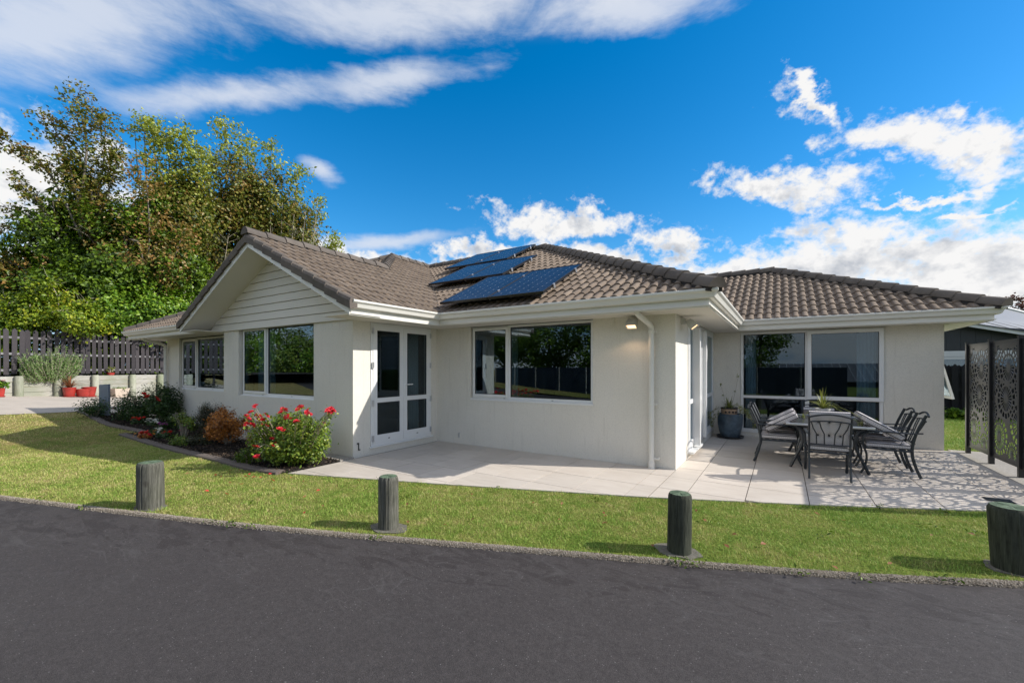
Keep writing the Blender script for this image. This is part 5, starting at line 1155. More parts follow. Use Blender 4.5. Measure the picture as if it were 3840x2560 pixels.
tree('green_shrub', 'glossy fresh green shrub behind the fence beside the house eave', gp(520, 20.3), .08, [],
     [ell(470, 1180, 20.2, 190, 110), ell(620, 1190, 20.9, 120, 105), ell(700, 1160, 21.4, 60, 80), ell(380, 1140, 19.9, 90, 80)], ('shrub_leaf', 'twig'), 13000, 0, .15, cat='shrub', ncl=200, spread=.2)
Pu = np.array([[*(fpt(random.uniform(-5, 11), random.uniform(-2.2, -.55), TOPZ+random.uniform(0, 1.75)))] for _ in range(9000)])
tag(obj('undergrowth', leaf_mesh('undergrowth', Pu, .24, 'ivy_leaf')), 'dark undergrowth filling the gaps behind the paling fence', 'undergrowth', kind='stuff')
tree('distant_hedge', 'dull green hedge at the far edge beyond the lemon tree', tuple(A(30, 1370, 32)), .1, [], [ell(10, 1150, 32, 90, 75), ell(-90, 1130, 32, 90, 100)], ('ivy_leaf', 'bark'), 3000, 0, .3, cat='hedge', ncl=60, spread=.3, grp=None)
tree('red_leaf_tree', 'dark red leaved treetop showing above the right hand roof end', tuple(A(3780, 1385, 33)), .12, [([A(3790, 1250, 33), A(3740+dx, 1180, 33), A(3700+dx*1.6, 1118+abs(dx-70)*.2, 33)], .35, .03, 1) for dx in (0, 40, 75, 110)], [ell(3800, 1190, 33, 70, 40)], ('red_leaf', 'bark', 'red_leaf'), 1200, 300, .22, ncl=40, grp=None)

# ================================================================== garden bed plants
def bloom_mesh(name, mat, r=.05, n=16):
    P, O = [], []
    V, F = [], []
    for k in range(n):
        a = k*2.4; lay = k/n; rr = r*(1-.55*lay); tilt = .25+1.0*lay; c, s_ = math.cos(a), math.sin(a); k0 = len(V)
        d = Vector((c*math.cos(tilt), s_*math.cos(tilt), math.sin(tilt))); w = Vector((-s_, c, 0)); b0 = Vector((0, 0, 0))
        V += [b0, b0+d*rr*.65+w*rr*.42, b0+d*rr*1.05, b0+d*rr*.65-w*rr*.42]; F += [(k0, k0+1, k0+2), (k0, k0+2, k0+3)]
    return fast_mesh(name, V, F, mat)
BL = {k: bloom_mesh('bloom', k+'_petal', r) for k, r in (('red', .05), ('white', .035), ('purple', .035), ('scarlet', .04), ('pink', .04), ('yellow', .04))}
def bush(name, label, c, rx, ry, h, n, leaf, mat, cat='shrub', stems=7, blooms=(), ncl=40, spread=.07, z0=.0, stem_mat='twig', shell=.35, grp=None, asp=.6, bscale=1.0):
    t = thing(name, label, cat, c, grp); c = Vector(c); e = [(np.array(c)+[0, 0, z0+(h-z0)*.5], (rx, ry, (h-z0)*.5))]
    P, O = clump_points(e, n, ncl, spread, shell); P[:, 2] = np.maximum(P[:, 2], c.z+.01)
    st = MB()
    for i in range(stems):
        d = Vector(rand_unit(1)[0]); q = c+Vector((d.x*rx*.8, d.y*ry*.8, z0+(h-z0)*random.uniform(.5, .95))); st.tube([c+Vector((d.x*.04, d.y*.04, -.03)), c.lerp(q, .5)+Vector((0, 0, .06)), q], [.012, .008, .004], 5)
    st.build('stems', stem_mat, t); obj('foliage', leaf_mesh('foliage', P, leaf, mat, asp, O), t)
    for col, pts in blooms:
        for p in pts:
            o = obj('bloom', BL[col], t); d = Vector(rand_unit(1)[0]); q = Vector(p); o.rotation_euler = (random.uniform(-.8, .8), random.uniform(-.8, .8), random.uniform(0, 6)); s_ = random.uniform(.75, 1.15)*bscale
            o.matrix_parent_inverse = Matrix.Translation(-c); o.location = q; o.scale = (s_, s_, s_)
    return t
tR = 6.75
def onplane(px, py, t): return A(px, py, t)
rb = gnd(1090, 1742)
rose_px = [(955, 1530), (940, 1548), (925, 1560), (962, 1555), (935, 1572), (972, 1570), (944, 1590), (925, 1590), (985, 1578), (1060, 1533), (1068, 1540), (1055, 1548), (1082, 1563), (1076, 1568), (1090, 1572), (1128, 1527), (1150, 1545), (1157, 1552), (1240, 1533), (1250, 1540), (1245, 1548), (1226, 1537), (1003, 1562), (985, 1575), (1020, 1645), (1034, 1664), (1022, 1672), (1215, 1590), (965, 1675), (1050, 1610), (1000, 1597), (1115, 1580), (962, 1712)]
rbloom = [A(px+dx, py+dy, tR+random.uniform(-.5, .25)-(py-1540)*.001) for px, py in rose_px for dx, dy in ((0, 0), (random.uniform(-12, 12), random.uniform(-9, 9)))]
t_ = bush('rose_bush', 'big sunlit rose bush with pale green leaves and coral red blooms at the gable corner', rb, .74, .50, .84, 15000, .052, 'rose_leaf', 'rose bush', 18, [('red', rbloom)], 170, .055, .02, grp='plants in the garden bed', bscale=1.1)
# upright shoots carrying the flowers
sm = MB(); sp = []
for q in rbloom:
    a = Vector((rb.x+(q.x-rb.x)*.5, rb.y+(q.y-rb.y)*.5, .35)); sm.tube([a, a.lerp(q, .6)+Vector((0, 0, .05)), q-Vector((0, 0, .02))], [.006, .005, .004], 4)
    for k in range(34): f = random.random(); sp.append(np.array(a.lerp(q, f))+rng.normal(0, .04, 3)-[0, 0, .02])
sm.build('stems', 'twig', t_); obj('foliage', leaf_mesh('foliage', np.array(sp), .048, 'rose_leaf'), t_)
sp = []; ex = [A(1222, 1545, 6.6), A(1238, 1600, 6.6), A(1250, 1640, 6.6), A(1232, 1560, 6.6), A(940, 1620, 6.9), A(960, 1650, 6.8)]
bush('copper_bush', 'rounded coppery orange shrub between the dark heath and the rose bush', gnd(850, 1668), .50, .40, .76, 6500, .042, 'copper_leaf', 'shrub', 9, (), 70, .05, .12, grp='plants in the garden bed')
bush('heath_bush', 'dark twiggy heath shrub with green growth on one side, against the wall corner', gnd(765, 1640)+Vector((0, .12, 0)), .46, .34, .80, 8000, .036, 'heath_leaf', 'shrub', 22, (), 110, .05, .05, grp='plants in the garden bed', asp=.25)
c = gnd(690, 1645)
bush('bare_shrub', 'straggly shrub with pale bare branches and few leaves', c, .32, .26, .60, 600, .05, 'rose_leaf', 'shrub', 16, [('pink', [c+Vector((.05, -.1, .2))])], 26, .05, .1, grp='plants in the garden bed', bscale=.8)
bush('low_olive_plant', 'low spreading olive groundcover below the copper shrub', gnd(742, 1672), .30, .20, .25, 1500, .032, 'heath_leaf', 'plant', 6, (), 24, .04, 0, grp='plants in the garden bed')
bush('low_green_plant', 'small dark green plant tucked under the rose bush on the edging side', gnd(930, 1740), .24, .20, .26, 800, .035, 'ivy_leaf', 'plant', 6, (), 24, .04, 0, grp='plants in the garden bed')
bush('pale_pink_plant', 'small dusky pink leaved plant beside the copper shrub', gnd(950, 1690), .15, .14, .30, 420, .03, 'flax_leaf', 'plant', 5, (), 16, .03, .08, grp='plants in the garden bed')
g_ = gnd(570, 1588)
def spots(lst, t): return [A(px, py, t) for px, py in lst]
T1_ = (g_-Vector((0, 0, 0))).dot(Vector((FX, FY, 0)))
bush('dark_rose_bush', 'tall dark rose bush with scarlet blooms beside the corner downpipe', g_+Vector((-.1, .25, 0)), .50, .42, 1.02, 6000, .055, 'rose_dark', 'rose bush', 12, [('scarlet', spots([(540, 1478), (548, 1490), (555, 1485), (586, 1492), (592, 1500)], T1_-.1))], 70, .09, .05, grp='plants in the garden bed', bscale=1.8)
g2 = gnd(480, 1580); T2_ = g2.dot(Vector((FX, FY, 0)))
bush('leggy_rose_bush', 'leggy rose bush with small pale leaves beside the grey marker board', g2+Vector((0, .1, 0)), .66, .42, .74, 3800, .052, 'rose_dark', 'rose bush', 16, [('red', spots([(487, 1512), (430, 1530)], T2_))], 60, .10, .05, grp='plants in the garden bed', bscale=1.4)
g3 = gnd(350, 1566); T3_ = g3.dot(Vector((FX, FY, 0)))
bush('thin_rose_bush', 'thin rose shoots with one pink bud at the driveway end of the bed', g3, .6, .36, .5, 1300, .05, 'rose_dark', 'rose bush', 10, [('pink', spots([(318, 1528), (322, 1522)], T3_))], 36, .07, .05, grp='plants in the garden bed')
def flowers(label, px0, px1, py, col, mat='rose_dark', n=16, h=.16):
    a, b = gnd(px0, py+22), gnd(px1, py+22); c = (a+b)/2; L_ = (b-a).length/2; tt = c.dot(Vector((FX, FY, 0)))
    bl = [A(random.uniform(px0, px1), py+random.uniform(-6, 8), tt+random.uniform(-.1, .1)) for _ in range(n)]
    bush('flowering_plant', label, c, max(.12, L_*.9), .14, h, 420, .05, mat, 'flowers', 5, [(col, bl)], 20, .04, 0, grp='plants in the garden bed', bscale=1.3)
flowers('row of scarlet cyclamen at the back of the dark bed', 492, 543, 1570, 'scarlet'); flowers('white cyclamen beside the scarlet ones', 540, 598, 1577, 'white', n=18); flowers('purple cyclamen between the white flowers and the bare shrub', 598, 630, 1588, 'purple', n=14)
flowers('small white cyclamen behind the edging tip', 574, 603, 1612, 'white', n=10); flowers('red flat flowers next to the bare shrub', 606, 640, 1624, 'scarlet', n=10); flowers('deep red plant at the tip of the edging', 526, 566, 1627, 'red', 'copper_leaf', n=12)
# bark chips on the bed
bush('low_green_plant', 'low green plant between the heath shrub and the edging', gnd(680, 1672), .30, .16, .22, 900, .04, 'rose_leaf', 'plant', 5, (), 24, .04, 0, grp='plants in the garden bed')
bush('low_green_plant', 'dark leafy plant at the corner wall behind the purple flowers', gnd(655, 1612)+Vector((0, .1, 0)), .3, .2, .42, 1100, .045, 'rose_dark', 'plant', 6, (), 28, .05, 0, grp='plants in the garden bed')
def scatter_chips():
    poly = [xy(p) for p in EDGE1]+[xy(p) for p in EDGE2]+[(-6.32, 3.62), (-6.32, 4.5), (-11.1, 4.7), (-15.5, 5.1)]
    a = np.array(poly); P = rng.uniform(a.min(0), a.max(0), (26000, 2)); P = P[in_poly(P, poly)]; z = np.array([zt(*q) for q in P])+.03+rng.uniform(0, .02, len(P))
    tag(obj('bark_mulch', leaf_mesh('bark_mulch', np.c_[P, z], .04, 'chips', .45, None, 1.0)), 'dark bark chip mulch covering the garden bed', 'mulch', kind='stuff')
scatter_chips()

# ================================================================== drive side objects
sb = gnd(388, 1563); t = thing('marker_board', 'upright blue grey board standing at the driveway end of the bed', 'post', sb)
mb = MB(); u = Vector((RX, RY, 0)); f = Vector((FX, FY, 0)); w = .135; h = sb.dot(f)*(1563-1437)/FPX
mb.prism([sb-u*w+Vector((0, 0, -.05)), sb+u*w+Vector((0, 0, -.05)), sb+u*w+Vector((0, 0, h-.02)), sb-u*w+Vector((0, 0, h-.04))], f*.05+u*.02); mb.build('board', 'signgrey', t, bevel=.004)
mb = MB(); mb.prism([sb-u*(w+.012)-f*.02+Vector((0, 0, -.05)), sb-u*(w-.03)-f*.02+Vector((0, 0, -.05)), sb-u*(w-.03)-f*.02+Vector((0, 0, h*.42)), sb-u*(w+.012)-f*.02+Vector((0, 0, h*.42))], f*.015); mb.build('stake', 'frame', t)
def pot(name, label, px, py_base, dia_px, h_px, mat, grp='pots along the retaining wall', taper=.72, square=False, saucer=True, s_off=.42):
    # stands against the timber wall
    u_ = (px-CX)/FPX; dx, dy = FX+RX*u_, FY+RY*u_; O = FA+FWn*s_off; det = fd.x*(-dy)+dx*fd.y; s_ = ((-O.x)*(-dy)+dx*(-O.y))/det; p = O+fd*s_; tt = Vector((p.x, p.y, 0)).dot(Vector((FX, FY, 0)))
    p.z = zt(p.x, p.y)+.012; r = dia_px*tt/FPX/2; h = h_px*tt/FPX; t = thing(name, label, 'plant pot', p, grp)
    k = 4 if square else 22; mb = MB(); prof = [(r*taper, .03), (r*.86, h*.4), (r*.97, h*.85), (r, h*.93), (r, h), (r*.9, h), (r*.86, h*.86)]
    if square: prof = [(r*q*1.3, z) for q, z in ((.74, 0), (.92, h*.72), (.98, h*.9), (1.0, h), (.9, h), (.88, h*.88))]
    m_ = MB(); m_.lathe(prof, (0, 0, 0), k)
    if square: m_.v = [tuple(Matrix.Rotation(math.pi/4+rotf, 3, 'Z') @ Vector(v)) for v in m_.v]
    m_.v = [tuple(Vector(v)+p) for v in m_.v]; m_.build('pot_body', mat, t, smooth=35, bevel=.006 if square else 0)
    if saucer: m_ = MB(); m_.lathe([(r*.9, .0), (r*1.02, .02), (r*1.02, .04), (r*.9, .03)], p, 22); m_.build('saucer', mat, t)
    m_ = MB(); m_.lathe([(r*.8, h*.84), (r*.8, h*.87)], p, 16); m_.build('soil', 'soil', t)
    return t, p, r, h
def blades(name, mat, p, n, L_, w, par, spread=1.0, droop=.9, up=1.0, seed=1):
    rr = random.Random(seed); V, F = [], []
    for i in range(n):
        a = rr.uniform(0, 6.283); l = L_*rr.uniform(.55, 1.1); out = rr.uniform(.15, 1)*spread; pts = []
        for k in range(6):
            s_ = k/5; pts.append(Vector(p)+Vector((math.cos(a)*out*l*s_*.8, math.sin(a)*out*l*s_*.8, l*up*s_*(1-.15*out)-l*droop*out*s_*s_*.9)))
        sd = Vector((-math.sin(a), math.cos(a), 0)); k0 = len(V)
        for k, q in enumerate(pts):
            ww = w*(1-(k/5)**2*.9)*(.6+.4*min(1, k)); V += [q+sd*ww, q+Vector((0, 0, ww*.35)), q-sd*ww]
        for k in range(5):
            b = k0+k*3; F += [(b, b+1, b+4, b+3), (b+1, b+2, b+5, b+4)]
    return obj(name, fast_mesh(name, V, F, mat), par)
t, p, r, h = pot('red_planter', 'red glazed pot planted with rusty red flax', 260, 1490, 38, 36, 'red_glaze'); blades('flax', 'flax_leaf', p+Vector((0, 0, h*.85)), 70, .75, .018, t, .9, .8, .95, 3)
pot('empty_red_pot', 'squat empty red pot in front of the taller red one', 311, 1493, 41, 31, 'red_glaze', s_off=.55, saucer=False); pot('empty_red_pot', 'taller empty red pot tucked behind the squat one', 334, 1490, 42, 37, 'red_glaze', s_off=.30)
t, p, r, h = pot('cream_planter', 'square cream planter with low green plants', 444, 1493, 52, 33, 'cream_pot', square=True, saucer=False)
P, O = clump_points([(np.array(p)+[0, 0, h*.95], (r*.9, r*.9, .05))], 420, 20, .03, .2); obj('foliage', leaf_mesh('foliage', P, .05, 'shrub_leaf', .6, O), t)
t, p, r, h = pot('red_planter', 'red pot with pink geranium at the edge of the driveway', 2, 1478, 24, 33, 'red_glaze'); P, O = clump_points([(np.array(p)+[0, 0, h+.12], (.2, .2, .16))], 420, 20, .04, .2); obj('foliage', leaf_mesh('foliage', P, .07, 'shrub_leaf', .8, O), t)
for k in range(4): o = obj('bloom', BL['pink'], t); o.matrix_parent_inverse = Matrix.Translation(-p); o.location = p+Vector((random.uniform(-.1, .15), random.uniform(-.1, .1), h+.26)); o.scale = (1.6, 1.6, 1.6)
# small pot on top of the wall
u_ = (415-CX)/FPX; dx, dy = FX+RX*u_, FY+RY*u_; det = fd.x*(-dy)+dx*fd.y; O = FA-FWn*.1; s_ = ((-O.x)*(-dy)+dx*(-O.y))/det; p = O+fd*s_; p.z = TOPZ-.01; tt = Vector((p.x, p.y, 0)).dot(Vector((FX, FY, 0))); r = 12*tt/FPX; h = 8*tt/FPX*1.2
t = thing('small_red_pot', 'small red pot with a pale succulent standing on top of the timber wall', 'plant pot', p); mb = MB(); mb.lathe([(r*.8, 0), (r*.95, h*.7), (r, h), (r*.85, h), (r*.8, h*.85)], p, 18); mb.build('pot_body', 'red_glaze', t, smooth=35)
sm = MB(); P = []
for k in range(16): a = random.uniform(0, 6.28); q = p+Vector((math.cos(a)*r*1.1*random.random(), math.sin(a)*r*1.1*random.random(), h+random.uniform(.06, .22))); sm.tube([p+Vector((math.cos(a)*r*.3, math.sin(a)*r*.3, h*.8)), q], [.014, .010], 5); P += [np.array(q)+rng.normal(0, .02, 3) for _ in range(10)]
sm.build('stems', 'twig', t); obj('foliage', leaf_mesh('foliage', np.array(P), .06, 'spider_leaf', .7), t)
# rosemary spilling over the wall
u_ = (185-CX)/FPX; dx, dy = FX+RX*u_, FY+RY*u_; det = fd.x*(-dy)+dx*fd.y; O = FA-FWn*.05; s_ = ((-O.x)*(-dy)+dx*(-O.y))/det; p = O+fd*s_; p.z = TOPZ
t = thing('rosemary_bush', 'grey green rosemary bush spilling over the timber wall', 'shrub', p); sm = MB(); P = []
for k in range(210):
    a = random.uniform(-1, 1); b = random.uniform(-.2, 1); q0 = p+fd*a*.55+FWn*(b*.35)+Vector((0, 0, random.uniform(-.35, .15)+.1)); L_ = random.uniform(.45, .95)*(1-.25*abs(a))
    d = (Vector((0, 0, 1))+fd*a*1.15+FWn*random.uniform(-.1, .45)).normalized(); q1 = q0+d*L_*.6; q2 = q1+(d*.5+Vector((0, 0, .55))).normalized()*L_*.5
    path = curve3([p+fd*a*.2+Vector((0, 0, -.1)), q0, q1, q2], 4); sm.tube([path[0], q0, q1, q2], [.012, .009, .006, .004], 4)
    for _ in range(46): f = random.uniform(.25, 1); P.append(np.array(path[min(len(path)-1, int(f*len(path)))])+rng.normal(0, .025, 3))
sm.build('stems', 'twig', t); obj('foliage', leaf_mesh('foliage', np.array(P), .075, 'rosemary_leaf', .22, None, .6), t)

# ================================================================== patio furniture
def chair():
    t = thing('patio_chair', 'x', 'chair', (0, 0, 0), 'metal patio chairs round the table')
    for s in (-1, 1):
        x = .235*s
        mb = MB(); mb.tube(curve3([(x, -.03, .016), (x, .035, .20), (x, .065, .40), (x, .02, .65), (x*1.02, -.085, .915)], 4), .019, 6, flat=.8); mb.build('rear_leg', 'dark_metal', t, smooth=30)
        mb = MB(); mb.tube(curve3([(x*1.08, .64, .016), (x*1.08, .585, .14), (x*1.08, .57, .30), (x*1.10, .615, .46), (x*1.12, .60, .585), (x*1.12, .545, .625)], 4), .019, 6, flat=.8); mb.build('front_leg', 'dark_metal', t, smooth=30)
        mb = MB(); mb.tube(curve3([(x*1.02, -.05, .655), (x*1.04, .10, .645), (x*1.10, .34, .652), (x*1.12, .53, .648), (x*1.13, .62, .615), (x*1.12, .655, .565)], 4), .022, 6, flat=.5, up=(0, 0, 1)); mb.build('armrest', 'dark_metal', t, smooth=30)
        mb = MB(); mb.tube([(x*.98, .06, .385), (x*1.05, .58, .395)], .015, 6); mb.build('seat_rail', 'dark_metal', t)
    mb = MB(); mb.tube([(-.235, .07, .385), (.235, .07, .385)], .015, 6); mb.tube([(-.245, .57, .395), (.245, .57, .395)], .015, 6); mb.build('seat_rail', 'dark_metal', t)
    for y in (.16, .26, .36, .46):
        mb = MB(); mb.box(-.238, .238, y-.03, y+.03, .392, .397); mb.build('seat_strap', 'black_post', t)
    bk = lambda x, z: (x, .045-(z-.48)*.30-(0 if z < .6 else (z-.6)*.10), z)
    mb = MB(); mb.tube([bk(x, .895+.045*(1-(x/.24)**2)) for x in np.linspace(-.24, .24, 11)], .014, 6); mb.build('top_rail', 'dark_metal', t, smooth=30)
    mb = MB(); mb.tube([bk(x, .825+.022*(1-(x/.24)**2)) for x in np.linspace(-.236, .236, 9)], .011, 6); mb.build('middle_rail', 'dark_metal', t, smooth=30)
    mb = MB(); mb.tube([bk(-.232, .50), bk(.232, .50)], .012, 6); mb.build('lower_rail', 'dark_metal', t)
    for x0, x1 in ((-.215, -.145), (-.12, -.055), (.12, .055), (.215, .145)):
        mb = MB(); mb.tube([bk(x0, .835), bk(x0+(x1-x0)*.35, .74), bk(x0+(x1-x0)*.9, .66), bk(x1, .50)], .0085, 5); mb.build('spindle', 'dark_metal', t, smooth=30)
    return t
def pillow_mesh(w, d, h, tufts):
    nx, ny = 22, 22; V, F = [], []; tf = [(x, y) for x in (-.27, 0, .27) for y in (-.2, .2)] if tufts else []
    def prof(x, y): return (max(0, 1-abs(x)**9)**.4)*(max(0, 1-abs(y)**9)**.4)
    for sgn in (1, -1):
        for j in range(ny+1):
            for i in range(nx+1):
                x, y = math.sin((i/nx-.5)*math.pi)*.6+(i/nx*2-1)*.4, math.sin((j/ny-.5)*math.pi)*.6+(j/ny*2-1)*.4
                z = h/2*(.62+.38*prof(x, y)) if (abs(x) < .999 and abs(y) < .999) else h/2*.62
                for tx, ty in tf:
                    dd = math.hypot(x/2-tx, (y/2-ty)); z -= h*.40*math.exp(-(dd/.07)**2)
                    z -= h*.12*math.exp(-((x/2-tx)/.03)**2)*math.exp(-((y/2-ty)/.2)**2)
                V.append((x*w/2, y*d/2, z*sgn))
    n = (nx+1)*(ny+1); I = lambda i, j, b: b*n+j*(nx+1)+i
    for j in range(ny):
        for i in range(nx): F += [(I(i, j, 0), I(i+1, j, 0), I(i+1, j+1, 0), I(i, j+1, 0)), (I(i, j, 1), I(i, j+1, 1), I(i+1, j+1, 1), I(i+1, j, 1))]
    for i in range(nx): F += [(I(i, 0, 0), I(i, 0, 1), I(i+1, 0, 1), I(i+1, 0, 0)), (I(i, ny, 0), I(i+1, ny, 0), I(i+1, ny, 1), I(i, ny, 1))]
    for j in range(ny): F += [(I(0, j, 0), I(0, j+1, 0), I(0, j+1, 1), I(0, j, 1)), (I(nx, j, 0), I(nx, j, 1), I(nx, j+1, 1), I(nx, j+1, 0))]
    me = bpy.data.meshes.new('pad'); me.from_pydata(V, [], F); me.materials.append(M['cushion']); shade(me, 50); return me
def cushion(kind, w, d, h, tufts, label):
    t = thing(kind, label, 'cushion', (0, 0, 0), 'patterned cushions on the patio chairs'); obj('pad', pillow_mesh(w, d, h, tufts), t)
    for s in (-1, 1):
        mb = MB(); z = s*h*.31; a, b = w/2+.001, d/2+.001; mb.tube([(-a, -b, z), (a, -b, z), (a, b, z), (-a, b, z), (-a, -b, z)], .006, 5); mb.build('piping', 'piping', t)
    if tufts:
        for x in (-.27, 0, .27):
            for y in (-.2, .2):
                mb = MB(); mb.lathe([(.013, -h*.25), (.011, h*.25)], (x*w, y*d, 0), 8); mb.build('button', 'piping', t)
    for s in (-1, 1):
        mb = MB(); mb.tube([(s*w*.5, -d*.48, 0), (s*(w*.5+.025), -d*.5, -.05), (s*(w*.5+.01), -d*.52, -.10)], .004, 4); mb.build('tie', 'piping', t)
    return t
ch0 = chair(); sc0 = cushion('seat_cushion', .47, .50, .085, False, 'x'); bc0 = cushion('back_cushion', .47, .49, .11, True, 'x')
first = {}
def put(o, mt, label):
    if o.name in first: o = copy_tree(o)
    else: first[o.name] = 1
    o.matrix_basis = mt; o['label'] = label; return o
def place_chair(x, y, rz, la, mode, ls, lb):
    Rz = Matrix.Translation((x, y, .016)) @ Matrix.Rotation(rz, 4, 'Z'); put(ch0, Rz, la); put(sc0, Rz @ Matrix.Translation((0, .32, .445)), ls)
    if mode == 'up': mt = Rz @ Matrix.Translation((0, .085, .725)) @ Matrix.Rotation(math.radians(103), 4, 'X')
    else: mt = Rz @ Matrix.Translation((0, .36, .685)) @ Matrix.Rotation(math.radians(31), 4, 'X')
    put(bc0, mt, lb)
place_chair(.56, 7.385, 0, 'metal chair at the near end of the table with its back to the road', 'up', 'seat cushion of the chair with its back to the road', 'tufted cushion upright in the chair with its back to the road')
place_chair(-.37, 8.47, -math.pi/2, 'metal chair on the blue pot side of the table, the one closer to the road', 'lean', 'seat cushion on the blue pot side, on the chair closer to the road', 'cushion tipped onto the table edge on the blue pot side, closer to the road')
place_chair(-.38, 9.14, -math.pi/2, 'metal chair on the blue pot side of the table, the one closer to the window', 'lean', 'seat cushion on the blue pot side, on the chair closer to the window', 'cushion tipped onto the table edge on the blue pot side, closer to the window')
place_chair(1.63, 8.41, math.pi/2, 'metal chair on the screen side of the table, the one closer to the road', 'lean', 'seat cushion on the screen side, on the chair closer to the road', 'cushion tipped onto the table edge on the screen side, closer to the road')
place_chair(1.62, 9.13, math.pi/2, 'metal chair on the screen side of the table, the one closer to the window', 'lean', 'seat cushion on the screen side, on the chair closer to the window', 'cushion tipped onto the table edge on the screen side, closer to the window')
place_chair(.58, 10.40, math.pi, 'metal chair at the window end of the table facing the road', 'lean', 'seat cushion of the chair at the window end', 'cushion tipped onto the table edge at the window end')
tb = thing('patio_table', 'dark framed patio table with inset smoky top panels', 'table', (.6, 8.9, 0)); x0, x1, y0, y1 = .05, 1.15, 8.06, 9.76
f_ = Frame((0, 0), (1, 0), (0, 1)); mb = MB()
for b in ((x0, x1, y0, y0+.06), (x0, x1, y1-.06, y1), (x0, x0+.06, y0+.06, y1-.06), (x1-.06, x1, y0+.06, y1-.06)): mb.box(*b, .695, .725)
mb.build('top_frame', 'alu', tb, bevel=.005)
for i in range(3):
    for j in range(5):
        dx, dy = (x1-x0-.12)/3, (y1-y0-.12)/5; a, b = x0+.06+i*dx, y0+.06+j*dy; mb = MB(); mb.box(a+.003, a+dx-.003, b+.003, b+dy-.003, .70, .719); mb.build('top_panel', 'tabletop', tb)
for sx, sy in ((0, 0), (1, 0), (0, 1), (1, 1)):
    X = (x0+.10, x1-.10)[sx]; Y = (y0+.09, y1-.09)[sy]; k = -1 if sx == 0 else 1; mb = MB(); mb.tube(curve3([(X-k*.03, Y, .69), (X-k*.10, Y, .60), (X-k*.12, Y, .42), (X-k*.03, Y, .18), (X+k*.04, Y, .017)], 4), .028, 6, flat=.85); mb.build('leg', 'dark_metal', tb, smooth=30)
mb = MB(); mb.box(x0+.08, x1-.08, y0+.10, y0+.13, .655, .694); mb.box(x0+.08, x1-.08, y1-.13, y1-.10, .655, .694); mb.build('apron', 'dark_metal', tb)
# pot of spider plant on the table
pp = Vector((.60, 9.22, .7255)); t = thing('white_flowerpot', 'white pot of striped spider plant standing on the table', 'plant pot', pp); mb = MB(); mb.lathe([(.085, 0), (.105, .08), (.115, .165), (.105, .165), (.10, .14)], pp, 24); mb.build('pot_body', 'white_pot', t, smooth=35)
mb = MB(); mb.lathe([(.09, .13), (.10, .145)], pp, 16); mb.build('soil', 'soil', t); blades('leaves', 'spider_leaf', pp+Vector((0, 0, .14)), 70, .40, .008, t, 1.0, 1.05, 1.15, 5)
sm = MB(); Pq = []
for q in ((1.10, 8.75, .78), (1.02, 8.35, .735), (.30, 8.9, .74), (.95, 9.4, .76)):
    q = Vector(q); sm.tube(curve3([pp+Vector((0, 0, .16)), pp.lerp(q, .45)+Vector((0, 0, .18)), q], 5), .0035, 4); Pq += [np.array(q)+rng.normal(0, .02, 3)+[0, 0, .015] for _ in range(26)]
sm.build('runner', 'spider_leaf', t); tag(obj('plantlets', leaf_mesh('plantlets', np.array(Pq), .05, 'spider_leaf', .25), t), kind='stuff')
# blue pot in the corner
bp = Vector((-1.0, 10.82, .016)); t = thing('blue_pot', 'big slate blue glazed pot on a black saucer in the patio corner', 'plant pot', bp); mb = MB(); mb.lathe([(.19, .03), (.225, .14), (.255, .32), (.262, .46), (.258, .545), (.235, .545), (.225, .50)], bp, 32); mb.build('pot_body', 'blue_glaze', t, smooth=35)
mb = MB(); mb.lathe([(.22, .0), (.275, .02), (.285, .05), (.27, .05), (.25, .03)], bp, 32); mb.build('saucer', 'black_plastic', t, smooth=35); mb = MB(); mb.lathe([(.2, .47), (.225, .50)], bp, 20); mb.build('soil', 'soil', t)
tp = bp+Vector((-.02, 0, .503)); t = thing('small_spider_plant', 'spider plant in a small buff pot set inside the blue pot', 'plant pot', tp); mb = MB(); mb.lathe([(.15, 0), (.165, .05), (.17, .15), (.155, .15), (.15, .12)], tp, 24); mb.build('pot_body', 'terracotta', t, smooth=35)
mb = MB(); mb.lathe([(.171, .152), (.178, .16), (.178, .18), (.165, .18)], tp, 24); mb.build('pot_rim', 'black_plastic', t)
for k in range(7):
    a = -1.9+k*.45; w_ = .030; mb = MB(); c_, s_ = math.cos(a), math.sin(a); q = tp+Vector((c_*.166, s_*.166, .085)); sd = Vector((-s_, c_, 0)); o_ = Vector((c_, s_, 0))*.003; mb.prism([q-sd*w_, q+Vector((0, 0, -.028)), q+sd*w_, q+Vector((0, 0, .028))], o_); mb.build('painted_mark', 'black_plastic', t)
blades('leaves', 'spider_leaf', tp+Vector((0, 0, .13)), 95, .42, .009, t, 1.0, 1.1, 1.0, 9)
sm = MB(); Pq = []
for q in ((-1.38, 10.55, .45), (-1.32, 10.45, .30), (-.62, 10.5, .52), (-.48, 10.45, .36), (-.52, 10.6, .30), (-.75, 10.35, .62)):
    q = Vector(q); mid = tp.lerp(q, .5)+Vector((0, 0, .22)); path = curve3([tp+Vector((0, 0, .12)), mid, q+Vector((0, 0, .12)), q], 5); sm.tube(path, .003, 4)
    for p_ in path[6:]: Pq += [np.array(p_)+rng.normal(0, .022, 3) for _ in range(7)]
for q, b in (((-.86, 11.1, 1.42), (-.98, 10.85, .7)), ((-1.22, 11.0, 1.22), (-1.1, 10.85, .7))):
    q, b = Vector(q), Vector(b); sm.tube([b, b.lerp(q, .5)+Vector((.02, 0, .02)), q], .003, 4); Pq += [np.array(b.lerp(q, f))+rng.normal(0, .012, 3) for f in (.5, .5, .98, .99, 1, 1, .97) for _ in range(3)]
